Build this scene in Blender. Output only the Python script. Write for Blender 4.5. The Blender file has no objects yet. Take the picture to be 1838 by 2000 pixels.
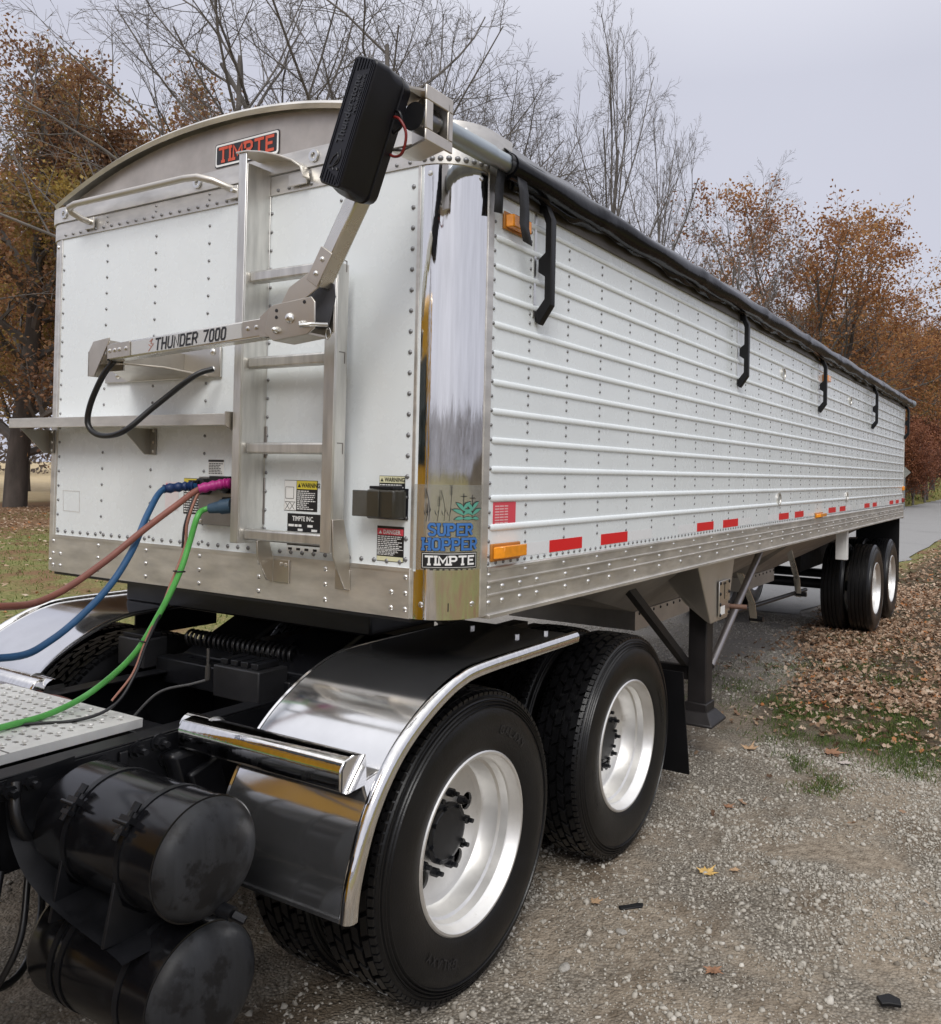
import bpy, bmesh, math, random
import numpy as np
from mathutils import Vector, Matrix
random.seed(7); rng = np.random.default_rng(7)
R = math.radians; PI = math.pi
sc = bpy.context.scene
COL = sc.collection

# ---------------------------------------------------------------- camera, sky, sun, exposure
YAW, PITCH, ROLL = 0.5199, -0.00874, 0.0212
F_ = Vector((-math.sin(YAW)*math.cos(PITCH), math.cos(YAW)*math.cos(PITCH), -math.sin(PITCH)))
R0 = Vector((math.cos(YAW), math.sin(YAW), 0)); U0 = R0.cross(F_)
RV = R0*math.cos(ROLL)+U0*math.sin(ROLL); UV = -R0*math.sin(ROLL)+U0*math.cos(ROLL)
cam = bpy.data.cameras.new('camera'); camo = bpy.data.objects.new('camera', cam); COL.objects.link(camo)
CAM = Vector((3.0693, -2.3522, 1.9240))
camo.matrix_world = Matrix(((RV.x,UV.x,-F_.x,CAM.x),(RV.y,UV.y,-F_.y,CAM.y),(RV.z,UV.z,-F_.z,CAM.z),(0,0,0,1)))
cam.sensor_fit = 'HORIZONTAL'; cam.sensor_width = 36; cam.lens = 36*1647.19/1838
cam.shift_x = -177.3/1838; cam.shift_y = -91.5/1838
cam.clip_end = 2000; cam.clip_start = 0.05
sc.camera = camo

SUN_EL, SUN_AZ = R(44), R(150)       # azimuth measured clockwise from +y: behind and to the right of the camera
w = bpy.data.worlds.new('World'); sc.world = w; w.use_nodes = True
nt = w.node_tree; nt.nodes.clear()
out = nt.nodes.new('ShaderNodeOutputWorld'); bg = nt.nodes.new('ShaderNodeBackground')
sky = nt.nodes.new('ShaderNodeTexSky'); sky.sky_type = 'NISHITA'; sky.sun_disc = False
sky.sun_elevation = SUN_EL; sky.sun_rotation = SUN_AZ; sky.air_density = 1.0; sky.dust_density = 4.0; sky.ozone_density = 1.0
hs = nt.nodes.new('ShaderNodeHueSaturation'); hs.inputs['Saturation'].default_value = 0.25
# overcast: the blue is mostly covered by an even grey cloud layer, brighter overhead, softly mottled
tc = nt.nodes.new('ShaderNodeTexCoord'); sep = nt.nodes.new('ShaderNodeSeparateXYZ')
nz = nt.nodes.new('ShaderNodeTexNoise'); nz.inputs['Scale'].default_value = 2.2; nz.inputs['Detail'].default_value = 4
rp = nt.nodes.new('ShaderNodeValToRGB')
rp.color_ramp.elements[0].position = 0.0; rp.color_ramp.elements[0].color = (0.428,0.438,0.512,1)
rp.color_ramp.elements[1].position = 1.0; rp.color_ramp.elements[1].color = (1.08,1.08,1.10,1)
e = rp.color_ramp.elements.new(0.42); e.color = (0.434,0.444,0.517,1)
mx = nt.nodes.new('ShaderNodeMix'); mx.data_type = 'RGBA'; mx.inputs[0].default_value = 0.9
mlt = nt.nodes.new('ShaderNodeMix'); mlt.data_type = 'RGBA'; mlt.blend_type = 'MULTIPLY'; mlt.inputs[0].default_value = 1.0
mr = nt.nodes.new('ShaderNodeMapRange'); mr.inputs['From Min'].default_value = 0.3; mr.inputs['From Max'].default_value = 0.7
mr.inputs['To Min'].default_value = 0.97*10.8; mr.inputs['To Max'].default_value = 1.04*10.7
L = nt.links.new
L(tc.outputs['Generated'], sep.inputs[0]); L(sep.outputs['Z'], rp.inputs['Fac'])
L(tc.outputs['Generated'], nz.inputs['Vector']); L(nz.outputs['Fac'], mr.inputs['Value'])
L(rp.outputs['Color'], mlt.inputs[6]); L(mr.outputs['Result'], mlt.inputs[7])
L(sky.outputs['Color'], hs.inputs['Color'])
L(hs.outputs['Color'], mx.inputs[6]); L(mlt.outputs[2], mx.inputs[7])
L(mx.outputs[2], bg.inputs['Color']); bg.inputs['Strength'].default_value = 0.1
L(bg.outputs[0], out.inputs[0])
sun = bpy.data.lights.new('sun', 'SUN'); sun.energy = 1.2; sun.angle = R(25); sun.color = (1.0,0.975,0.94)
suno = bpy.data.objects.new('sun', sun); COL.objects.link(suno)
sd = Vector((math.sin(SUN_AZ)*math.cos(SUN_EL), math.cos(SUN_AZ)*math.cos(SUN_EL), math.sin(SUN_EL)))
suno.rotation_euler = (-sd).to_track_quat('-Z','Y').to_euler(); suno.location = (20,-30,40)
vs = sc.view_settings; vs.view_transform = 'Standard'; vs.look = 'None'; vs.gamma = 1; vs.use_curve_mapping = False; vs.exposure = 0.45

# ---------------------------------------------------------------- mesh helpers
def nrm(v):
    v = np.asarray(v, float); return v/np.linalg.norm(v)
class MB:
    def __init__(s): s.v = []; s.f = []
    def add(s, V, Fc):
        o = len(s.v); s.v += [tuple(map(float,p)) for p in V]; s.f += [tuple(i+o for i in f) for f in Fc]; return s
    def box(s, x0,x1,y0,y1,z0,z1):
        V = [(x,y,z) for x in (x0,x1) for y in (y0,y1) for z in (z0,z1)]
        return s.add(V, [(0,1,3,2),(4,6,7,5),(0,4,5,1),(2,3,7,6),(0,2,6,4),(1,5,7,3)])
    def obox(s, c, a, b, d):       # centre and three half-axis vectors
        c,a,b,d = map(np.asarray,(c,a,b,d)); V = [c+i*a+j*b+k*d for i in (-1,1) for j in (-1,1) for k in (-1,1)]
        return s.add(V, [(0,1,3,2),(4,6,7,5),(0,4,5,1),(2,3,7,6),(0,2,6,4),(1,5,7,3)])
    def bar(s, p, q, wd, ht, up=(0,0,1)):
        p,q = np.asarray(p,float),np.asarray(q,float); d = q-p; l = np.linalg.norm(d); d /= l
        a = np.cross(d, up)
        if np.linalg.norm(a) < 1e-3: a = np.cross(d,(1,0,0))
        a = nrm(a); b = np.cross(a,d)
        return s.obox((p+q)/2, d*l/2, a*wd/2, b*ht/2)
    def tube(s, pts, r, n=10, caps=True, closed=False):
        P = np.asarray(pts,float); m = len(P); rr = np.full(m, r) if np.isscalar(r) else np.asarray(r)
        T = np.zeros_like(P); T[1:-1] = P[2:]-P[:-2]; T[0] = P[1]-P[0]; T[-1] = P[-1]-P[-2]
        if closed: T[0] = T[-1] = P[1]-P[-2]
        T /= np.linalg.norm(T,axis=1)[:,None]+1e-12
        a = np.cross(T[0],(0,0,1))
        if np.linalg.norm(a) < 1e-3: a = np.cross(T[0],(1,0,0))
        a = nrm(a); V = []
        for i in range(m):
            a = a-T[i]*np.dot(a,T[i]); a = nrm(a); b = np.cross(T[i],a)
            for k in range(n):
                t = 2*PI*k/n; V.append(P[i]+rr[i]*(math.cos(t)*a+math.sin(t)*b))
        Fc = [(i*n+k, i*n+(k+1)%n, (i+1)*n+(k+1)%n, (i+1)*n+k) for i in range(m-1) for k in range(n)]
        if caps and not closed: Fc += [tuple(range(n-1,-1,-1)), tuple((m-1)*n+k for k in range(n))]
        return s.add(V, Fc)
    def lathe(s, prof, c, axis='x', n=64, closed=True):      # prof: (along axis, radius); closed joins last to first
        V = []; m = len(prof); c = np.asarray(c,float)
        for (a,r) in prof:
            for k in range(n):
                t = 2*PI*k/n; u,v = r*math.cos(t), r*math.sin(t)
                V.append(c+np.array({'x':(a,u,v),'y':(u,a,v),'z':(u,v,a)}[axis]))
        Fc = [(i*n+k, i*n+(k+1)%n, ((i+1)%m)*n+(k+1)%n, ((i+1)%m)*n+k) for i in range(m if closed else m-1) for k in range(n)]
        if not closed:
            if prof[0][1] > 1e-6: Fc.append(tuple(range(n-1,-1,-1)))
            if prof[-1][1] > 1e-6: Fc.append(tuple((m-1)*n+k for k in range(n)))
        return s.add(V, Fc)
    def prism(s, poly, d):         # 3-D polygon swept by vector d
        P = [np.asarray(p,float) for p in poly]; d = np.asarray(d,float); n = len(P)
        return s.add(P+[p+d for p in P], [tuple(range(n-1,-1,-1)), tuple(range(n,2*n))]+[(i,(i+1)%n,n+(i+1)%n,n+i) for i in range(n)])
    def sheet(s, prof, d):         # open strip of 3-D points swept by d
        P = [np.asarray(p,float) for p in prof]; d = np.asarray(d,float); n = len(P)
        return s.add(P+[p+d for p in P], [(i,i+1,n+i+1,n+i) for i in range(n-1)])
    def quad(s, a,b,c,d): return s.add([a,b,c,d],[(0,1,2,3)])
    def dome(s, p, nn, r, h=None, n=8, rings=2):
        h = r*0.6 if h is None else h; nn = nrm(nn); a = nrm(np.cross(nn,(0.3,0.5,0.81))); b = np.cross(nn,a); V = []
        p = np.asarray(p,float)
        for j in range(rings):
            t = (PI/2)*j/rings
            for k in range(n):
                u = 2*PI*k/n; V.append(p+nn*(h*math.sin(t)-0.001*(j==0))+r*math.cos(t)*(math.cos(u)*a+math.sin(u)*b))
        V.append(p+nn*h)
        Fc = [(j*n+k, j*n+(k+1)%n, (j+1)*n+(k+1)%n, (j+1)*n+k) for j in range(rings-1) for k in range(n)]
        Fc += [((rings-1)*n+k, (rings-1)*n+(k+1)%n, rings*n) for k in range(n)]
        return s.add(V, Fc)
    def cyl(s, p, q, r, n=12): return s.tube([p,q], r, n)

ORG = {}
def worg(o):
    return ORG.get(o.name, np.zeros(3))
def finish(me, smooth=40):
    if smooth is not None:
        me.shade_smooth(); me.set_sharp_from_angle(angle=R(smooth))
def obj(name, mb, m, parent=None, org=None, smooth=40, bevel=0, kind=None, recalc=True):
    V = np.array(mb.v) if mb.v else np.zeros((0,3))
    if org is None:
        if parent is not None: org = worg(parent)
        else: org = np.array([(V[:,0].min()+V[:,0].max())/2,(V[:,1].min()+V[:,1].max())/2,V[:,2].min()])
    org = np.asarray(org,float)
    me = bpy.data.meshes.new(name); me.from_pydata((V-org).tolist(), [], mb.f)
    if recalc:
        bm = bmesh.new(); bm.from_mesh(me); bmesh.ops.recalc_face_normals(bm, faces=bm.faces); bm.to_mesh(me); bm.free()
    return place(name, me, m, parent, org, smooth, bevel, kind)
def place(name, me, m, parent, org, smooth=40, bevel=0, kind=None):
    org = np.asarray(org,float)
    if m is not None:
        me.materials.clear(); me.materials.append(m)
    finish(me, smooth)
    o = bpy.data.objects.new(name, me); COL.objects.link(o); ORG[o.name] = org
    if parent is not None:
        o.parent = parent; o.location = org-worg(parent)
    else: o.location = org
    if bevel:
        md = o.modifiers.new('bevel','BEVEL'); md.width = bevel; md.segments = 2; md.limit_method = 'ANGLE'; md.angle_limit = R(35)
    if kind: o['kind'] = kind
    return o
def npobj(name, V, Fc, m, parent=None, org=(0,0,0), kind=None, smooth=None, attr=None):
    V = np.asarray(V,np.float32)-np.asarray(org,np.float32); Fc = np.asarray(Fc,np.int32); k = Fc.shape[1]
    me = bpy.data.meshes.new(name); me.vertices.add(len(V)); me.vertices.foreach_set('co', V.ravel())
    me.loops.add(Fc.size); me.loops.foreach_set('vertex_index', Fc.ravel())
    me.polygons.add(len(Fc)); me.polygons.foreach_set('loop_start', np.arange(0,Fc.size,k,dtype=np.int32))
    me.update(calc_edges=True)
    if attr is not None:
        a = me.attributes.new('rnd','FLOAT','FACE'); a.data.foreach_set('value', np.asarray(attr,np.float32))
    return place(name, me, m, parent, org, smooth, 0, kind)
def thing(name, label, cat, org, group=None):
    o = bpy.data.objects.new(name, None); COL.objects.link(o); o.location = org; ORG[o.name] = np.asarray(org,float)
    o.empty_display_size = 0.2
    return tag(o, label, cat, group)
def tag(o, label, cat, group=None):
    o['label'] = label; o['category'] = cat
    if group: o['group'] = group
    return o
def sub(name, parent, org):            # an Empty that is a part holding sub-parts
    o = bpy.data.objects.new(name, None); COL.objects.link(o); o.parent = parent
    o.location = np.asarray(org)-worg(parent); ORG[o.name] = np.asarray(org,float); o.empty_display_size = 0.1
    return o
def copy_tree(o, parent=None, loc=None, rotz=None, flipx=False):
    c = o.copy(); COL.objects.link(c)
    if parent is not None: c.parent = parent
    if loc is not None: c.location = loc
    if rotz is not None: c.rotation_euler = (0,0,rotz)
    for ch in list(o.children): copy_tree(ch, c)
    return c
def shape2d(name, outer, holes, thick, mtx, m, parent, bevel=0, smooth=30):   # flat plate with real holes: 2-D filled curve turned into mesh
    cu = bpy.data.curves.new(name,'CURVE'); cu.dimensions = '2D'; cu.fill_mode = 'BOTH'; cu.extrude = thick/2; cu.bevel_depth = 0
    for poly in [outer]+holes:
        sp = cu.splines.new('POLY'); sp.points.add(len(poly)-1); sp.use_cyclic_u = True
        for i,(x,y) in enumerate(poly): sp.points[i].co = (x,y,0,1)
    tmp = bpy.data.objects.new('tmp',cu); me = bpy.data.meshes.new_from_object(tmp); bpy.data.objects.remove(tmp); bpy.data.curves.remove(cu)
    org = worg(parent); me.transform(Matrix.Translation(-Vector(org)) @ mtx); me.name = name
    return place(name, me, m, parent, org, smooth, bevel)
def circ(cx, cy, r, n=14): return [(cx+r*math.cos(2*PI*k/n), cy+r*math.sin(2*PI*k/n)) for k in range(n)]
def frame_mtx(o, x, y):                 # matrix whose local x,y axes are the given world vectors
    x = Vector(x).normalized(); y = Vector(y); y = (y-x*y.dot(x)).normalized(); z = x.cross(y)
    return Matrix(((x.x,y.x,z.x,o[0]),(x.y,y.y,z.y,o[1]),(x.z,y.z,z.z,o[2]),(0,0,0,1)))
def ftext(name, s, size, mtx, m, parent, extrude=0.0, align='LEFT', sx=1.0, off=0.0, shear=0.0):
    cu = bpy.data.curves.new(name,'FONT'); cu.body = s; cu.size = size; cu.extrude = extrude; cu.align_x = align; cu.offset = off; cu.shear = shear
    cu.resolution_u = 2
    tmp = bpy.data.objects.new('tmp',cu); me = bpy.data.meshes.new_from_object(tmp); bpy.data.objects.remove(tmp); bpy.data.curves.remove(cu)
    org = worg(parent); me.transform(Matrix.Translation(-Vector(org)) @ mtx @ Matrix.Diagonal((sx,1,1,1))); me.name = name
    return place(name, me, m, parent, org, None)
# stroke lettering (slab or plain), drawn as mitred ribbons
GL = {'T':(1,[[(0,1),(1,1)],[(.5,1),(.5,0)]]), 'I':(0,[[(0,0),(0,1)]]), 'M':(1.15,[[(0,0),(0,1),(.575,.3),(1.15,1),(1.15,0)]]),
 'P':(.9,[[(0,0),(0,1),(.68,1),(.9,.85),(.9,.6),(.68,.45),(0,.45)]]), 'E':(.85,[[(.85,1),(0,1),(0,0),(.85,0)],[(0,.52),(.65,.52)]]),
 'S':(.9,[[(.9,.8),(.72,1),(.2,1),(0,.85),(0,.68),(.2,.54),(.7,.46),(.9,.32),(.9,.15),(.72,0),(.18,0),(0,.2)]]),
 'U':(.9,[[(0,1),(0,.18),(.2,0),(.7,0),(.9,.18),(.9,1)]]), 'R':(.9,[[(0,0),(0,1),(.68,1),(.9,.85),(.9,.62),(.68,.48),(0,.48)],[(.5,.48),(.92,0)]]),
 'H':(.9,[[(0,0),(0,1)],[(.9,0),(.9,1)],[(0,.5),(.9,.5)]]), 'O':(.9,[[(.45,1),(.2,1),(0,.82),(0,.18),(.2,0),(.7,0),(.9,.18),(.9,.82),(.7,1),(.45,1)]]),
 'N':(.9,[[(0,0),(0,1),(.9,0),(.9,1)]]), 'D':(.9,[[(0,0),(0,1),(.68,1),(.9,.8),(.9,.2),(.68,0),(0,0)]]), '7':(.85,[[(0,1),(.85,1),(.3,0)]]),
 '0':(.75,[[(.37,1),(.15,1),(0,.85),(0,.15),(.15,0),(.6,0),(.75,.15),(.75,.85),(.6,1),(.37,1)]]), 'G':(.9,[[(.9,.8),(.7,1),(.2,1),(0,.82),(0,.18),(.2,0),(.7,0),(.9,.18),(.9,.45),(.5,.45)]]),
 'A':(1,[[(0,0),(.5,1),(1,0)],[(.2,.33),(.8,.33)]]), 'L':(.8,[[(0,1),(0,0),(.8,0)]]), 'X':(.95,[[(0,0),(.95,1)],[(0,1),(.95,0)]]), 'Y':(.95,[[(0,1),(.47,.45),(.95,1)],[(.47,.45),(.47,0)]]), ' ':(.45,[])}
def strokes(mb, s, u0, v0, h, wf, th, fmap, slab=0.0, gap=0.28, shear=0.0, fit=None, dz=0.0002):
    """fmap(u,v,depth)->3-D point. h letter height, th stroke thickness (in the same units)"""
    tot = sum(GL[c][0]*wf for c in s)*(h-th)+gap*h*(len(s)-1)
    k = 1.0 if fit is None else (fit-th)/tot
    u = u0+th/2; layer = 0
    for c in s:
        wdt,pl = GL[c]; ls = [list(p) for p in pl]
        if slab:
            for p in pl:
                for q,o in ((p[0],p[1]),(p[-1],p[-2])):
                    if abs(q[0]-o[0]) < 1e-6 and q[1] in (0,1): ls.append([(q[0]-slab,q[1]),(q[0]+slab,q[1])])
                if c in 'PRD': ls.append([(-slab,1),(slab,1)])
        for p in ls:
            layer += 1
            P = np.array([((u+x*wf*(h-th)*k+shear*y*(h-th)), v0+th/2+y*(h-th)) for x,y in p])
            closed = np.allclose(P[0],P[-1]) and len(P) > 2
            D = np.diff(P,axis=0); D /= np.linalg.norm(D,axis=1)[:,None]; Nn = np.stack([-D[:,1],D[:,0]],1)
            V = []
            for i in range(len(P)):
                if i == 0: n1 = n2 = Nn[0]; 
                elif i == len(P)-1: n1 = n2 = Nn[-1]
                else: n1,n2 = Nn[i-1],Nn[i]
                if closed and i in (0,len(P)-1): n1,n2 = Nn[-1],Nn[0]
                m_ = n1+n2; m_ = m_/max(np.dot(m_,n1),0.5)*1.0
                pt = P[i].copy()
                if not closed and len(p) == 2 and (abs(p[0][1]-p[1][1]) < 1e-6): pt += (D[0] if i else -D[0])*th/2
                elif not closed and i == 0: pt -= D[0]*th/2*(1 if abs(D[0][0])<.3 or abs(D[0][1])<.3 else 0)
                elif not closed and i == len(P)-1: pt += D[-1]*th/2*(1 if abs(D[-1][0])<.3 or abs(D[-1][1])<.3 else 0)
                V += [fmap(*(pt+m_*th/2),dz*(layer%6)), fmap(*(pt-m_*th/2),dz*(layer%6))]
            mb.add(V, [(2*i,2*i+2,2*i+3,2*i+1) for i in range(len(P)-1)])
        u += (wdt*wf*(h-th)+gap*h)*k
    return mb

# ---------------------------------------------------------------- materials
def ramp(nt, fac, stops):
    r = nt.nodes.new('ShaderNodeValToRGB'); el = r.color_ramp.elements
    el[0].position, el[0].color = stops[0][0], (*stops[0][1],1); el[1].position, el[1].color = stops[-1][0], (*stops[-1][1],1)
    for p,c in stops[1:-1]: q = el.new(p); q.color = (*c,1)
    nt.links.new(fac, r.inputs['Fac']); return r.outputs['Color']
def noise(nt, vec, scale, detail=4, rough=0.55, dist=0):
    n = nt.nodes.new('ShaderNodeTexNoise'); n.inputs['Scale'].default_value = scale; n.inputs['Detail'].default_value = detail
    n.inputs['Roughness'].default_value = rough; n.inputs['Distortion'].default_value = dist
    if vec is not None: nt.links.new(vec, n.inputs['Vector'])
    return n.outputs['Fac']
def mth(nt, op, a, b=None, c=None, clamp=False):
    n = nt.nodes.new('ShaderNodeMath'); n.operation = op; n.use_clamp = clamp
    for i,x in enumerate((a,b,c)):
        if x is None: continue
        if hasattr(x,'links'): nt.links.new(x, n.inputs[i])
        else: n.inputs[i].default_value = x
    return n.outputs[0]
def mixc(nt, f, a, b, mode='MIX'):
    n = nt.nodes.new('ShaderNodeMix'); n.data_type = 'RGBA'; n.blend_type = mode
    for i,x in ((0,f),(6,a),(7,b)):
        if hasattr(x,'links'): nt.links.new(x, n.inputs[i])
        else: n.inputs[i].default_value = x if i == 0 else (*x,1)
    return n.outputs[2]
def sstep(nt, x, lo, hi):
    n = nt.nodes.new('ShaderNodeMapRange'); n.interpolation_type = 'SMOOTHSTEP'; n.clamp = True
    n.inputs['From Min'].default_value = lo; n.inputs['From Max'].default_value = hi
    nt.links.new(x, n.inputs['Value']); return n.outputs['Result']
def vmap(nt, vec, scale=(1,1,1)):
    m = nt.nodes.new('ShaderNodeMapping'); m.inputs['Scale'].default_value = scale; nt.links.new(vec, m.inputs['Vector']); return m.outputs[0]
def newmat(name):
    m = bpy.data.materials.new(name); m.use_nodes = True; n = m.node_tree; b = n.nodes['Principled BSDF']
    g = n.nodes.new('ShaderNodeNewGeometry'); return m, n, b, g.outputs['Position']
def M(name, c, rough=0.5, metal=0.0, var=0.12, vs_=4.0, stretch=(1,1,1), rvar=0.1, rs=9.0, bump=0.0, bs=60.0, coat=0.0, spec=None, c2=None, cmask=(0.5,0.75), alpha=1.0, trans=0.0, ior=None):
    m, n, b, pos = newmat(name); v = vmap(n, pos, stretch)
    f = noise(n, v, vs_, 5)
    lo = tuple(x*(1-var) for x in c); hi = tuple(min(1,x*(1+var)) for x in c)
    col = ramp(n, f, [(0.3,lo),(0.7,hi)])
    if c2 is not None:
        f2 = noise(n, vmap(n,pos,(1,1,1)), vs_*2.3, 6, 0.65); col = mixc(n, sstep(n,f2,*cmask), col, c2)
    n.links.new(col, b.inputs['Base Color'])
    rr = mth(n,'MULTIPLY_ADD', noise(n, v, rs, 5, 0.6), 2*rvar, rough-rvar, True); n.links.new(rr, b.inputs['Roughness'])
    b.inputs['Metallic'].default_value = metal; b.inputs['Coat Weight'].default_value = coat; b.inputs['Coat Roughness'].default_value = 0.08
    if spec is not None: b.inputs['Specular IOR Level'].default_value = spec
    if alpha < 1: b.inputs['Alpha'].default_value = alpha
    if trans: b.inputs['Transmission Weight'].default_value = trans
    if ior: b.inputs['IOR'].default_value = ior
    if bump:
        bp = n.nodes.new('ShaderNodeBump'); bp.inputs['Strength'].default_value = bump; bp.inputs['Distance'].default_value = 0.01
        n.links.new(noise(n, v, bs, 4), bp.inputs['Height']); n.links.new(bp.outputs[0], b.inputs['Normal'])
    return m
WHITE = M('white_paint', (0.775,0.815,0.825), 0.27, var=0.035, vs_=2.2, rvar=0.08, bump=0.05, bs=1.6, coat=0.25, c2=(0.71,0.735,0.725), cmask=(0.62,0.92))
ALU = M('raw_aluminium', (0.68,0.655,0.61), 0.42, 0.85, var=0.20, vs_=5, stretch=(1,1,3.5), rvar=0.12, rs=14, c2=(0.60,0.57,0.52), cmask=(0.55,0.8))
ALUV = M('brushed_aluminium_upright', (0.66,0.645,0.61), 0.38, 0.9, var=0.18, vs_=7, stretch=(4,4,0.6), rvar=0.1, rs=20)
STEEL = M('stainless_plate', (0.57,0.525,0.46), 0.38, 1.0, var=0.10, vs_=8, rvar=0.10, rs=25)
BULK = M('weathered_aluminium', (0.50,0.46,0.425), 0.50, 0.7, var=0.16, vs_=6, stretch=(1,1,1), rvar=0.1, rs=40)
ANOD = M('anodised_arm', (0.72,0.70,0.65), 0.28, 1.0, var=0.06, vs_=10, stretch=(1,1,1), rvar=0.06)
CHROME = M('chrome', (0.80,0.79,0.775), 0.055, 1.0, var=0.10, vs_=9, stretch=(6,6,0.35), rvar=0.045, rs=8, bump=0.07, bs=7)
POLISH = M('polished_aluminium', (0.76,0.76,0.77), 0.11, 0.965, var=0.06, vs_=5, rvar=0.05, rs=6, bump=0.03, bs=4)
GALV = M('galvanised_tube', (0.40,0.44,0.46), 0.42, 1.0, var=0.12, vs_=8, stretch=(6,0.6,6))
RIVET = M('rivet_metal', (0.26,0.26,0.265), 0.5, 0.7, var=0.1)
BOLT = M('zinc_bolt', (0.74,0.73,0.70), 0.30, 1.0, var=0.1)
WHEEL = M('polished_wheel', (0.80,0.79,0.765), 0.42, 0.85, var=0.10, vs_=7, rvar=0.12, rs=10, c2=(0.58,0.56,0.52), cmask=(0.58,0.85), bump=0.03, bs=30)
BLACK = M('black_chassis_paint', (0.0075,0.0078,0.0095), 0.36, spec=0.36, var=0.4, vs_=6, rvar=0.16, rs=12, bump=0.04, bs=35)
TANKB = M('black_tank_paint', (0.0045,0.0045,0.0055), 0.17, spec=0.45, var=0.3, rvar=0.09, rs=5, bump=0.05, bs=10, c2=(0.011,0.0115,0.013), cmask=(0.50,0.68))
TANKE = M('dusty_black_tank_end', (0.020,0.021,0.0235), 0.50, spec=0.28, var=0.3, vs_=4, stretch=(6,6,0.7), rvar=0.08, c2=(0.008,0.008,0.009), cmask=(0.50,0.60), bump=0.05, bs=60)
HUBB = M('black_hub_paint', (0.007,0.008,0.010), 0.42, var=0.3, rvar=0.1)
RUBBER = M('tyre_rubber', (0.0055,0.0055,0.0062), 0.33, spec=0.40, var=0.35, vs_=9, rvar=0.12, rs=14, bump=0.08, bs=120, c2=(0.030,0.027,0.023), cmask=(0.62,0.85))
FLAP = M('rubber_flap', (0.006,0.006,0.007), 0.5, spec=0.3, var=0.3)
PLASTIC = M('black_plastic', (0.007,0.007,0.011), 0.38, spec=0.4, var=0.25, rvar=0.06, rs=30, bump=0.04, bs=300)
VINYL = M('black_vinyl_tarp', (0.016,0.016,0.018), 0.30, spec=1.0, var=0.3, rvar=0.10, rs=6, bump=0.25, bs=7)
VINYLR = M('black_vinyl_roll', (0.004,0.004,0.005), 0.20, spec=0.16, var=0.3, rvar=0.08, rs=6, bump=0.30, bs=9)  # same vinyl, darker and duller than the sheet, so the roll looks shaded
STRAPM = M('black_webbing', (0.022,0.023,0.028), 0.6, var=0.3, bump=0.2, bs=200)
DARKB = M('black_anodised_hook', (0.006,0.006,0.007), 0.45, spec=0.3, var=0.25)
AMBER = M('amber_lens', (0.85,0.30,0.015), 0.18, var=0.12, vs_=40, coat=0.5)
REDT = M('red_reflective_tape', (0.72,0.012,0.018), 0.30, var=0.06, vs_=300, rvar=0.03)
WTAPE = M('white_reflective_tape', (0.78,0.79,0.80), 0.28, var=0.03, vs_=300)
INKB = M('black_print', (0.012,0.012,0.014), 0.35, var=0.1)
INKW = M('white_print', (0.80,0.80,0.78), 0.4, var=0.03)
INKR = M('orange_red_print', (0.62,0.085,0.035), 0.4, var=0.08, vs_=60)
INKBL = M('blue_print', (0.05,0.165,0.44), 0.35, var=0.05)
INKTEAL = M('teal_print', (0.10,0.33,0.25), 0.4, var=0.08)
INKY = M('yellow_print', (0.70,0.58,0.06), 0.4, var=0.06)
INKP = M('faded_yellow_print', (0.72,0.70,0.46), 0.4, var=0.06)
INKRED = M('red_print', (0.70,0.07,0.10), 0.4, var=0.06)
FILM = M('clear_film', (0.52,0.52,0.49), 0.18, 0.5, var=0.03, alpha=0.36)
SMOKE = M('smoked_plastic', (0.055,0.050,0.038), 0.2, var=0.1, alpha=0.74)
HBLUE = M('blue_hose_rubber', (0.018,0.085,0.20), 0.45, var=0.15, vs_=20)
HRED = M('brown_red_hose_rubber', (0.24,0.085,0.06), 0.5, var=0.15, vs_=20)
HGREEN = M('green_cable_sheath', (0.10,0.42,0.085), 0.4, var=0.12, vs_=20)
GRIPB = M('dark_blue_grip', (0.012,0.035,0.12), 0.45, var=0.15)
GRIPP = M('magenta_grip', (0.42,0.02,0.20), 0.45, var=0.15)
PLUGB = M('slate_blue_plug', (0.045,0.09,0.14), 0.5, var=0.15)
WIRER = M('copper_red_wire', (0.36,0.16,0.11), 0.45, var=0.1)
WIREK = M('black_cable', (0.010,0.010,0.011), 0.38, var=0.2)
WIRED = M('red_wire', (0.20,0.02,0.018), 0.4, var=0.1)
YELL = M('yellow_cab_paint', (0.62,0.32,0.010), 0.3, var=0.05, coat=0.6)
GLASSD = M('dark_window_glass', (0.02,0.03,0.03), 0.05, var=0.1, spec=0.8)
HOLEG = M('grey_disc', (0.42,0.44,0.43), 0.5, 0.3, var=0.1)
BARK = M('grey_brown_bark', (0.070,0.057,0.048), 0.9, var=0.4, vs_=3, stretch=(1,1,0.3), bump=0.6, bs=9)
BARKG = M('grey_twig_bark', (0.135,0.121,0.110), 0.9, var=0.3, vs_=1.5)
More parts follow.
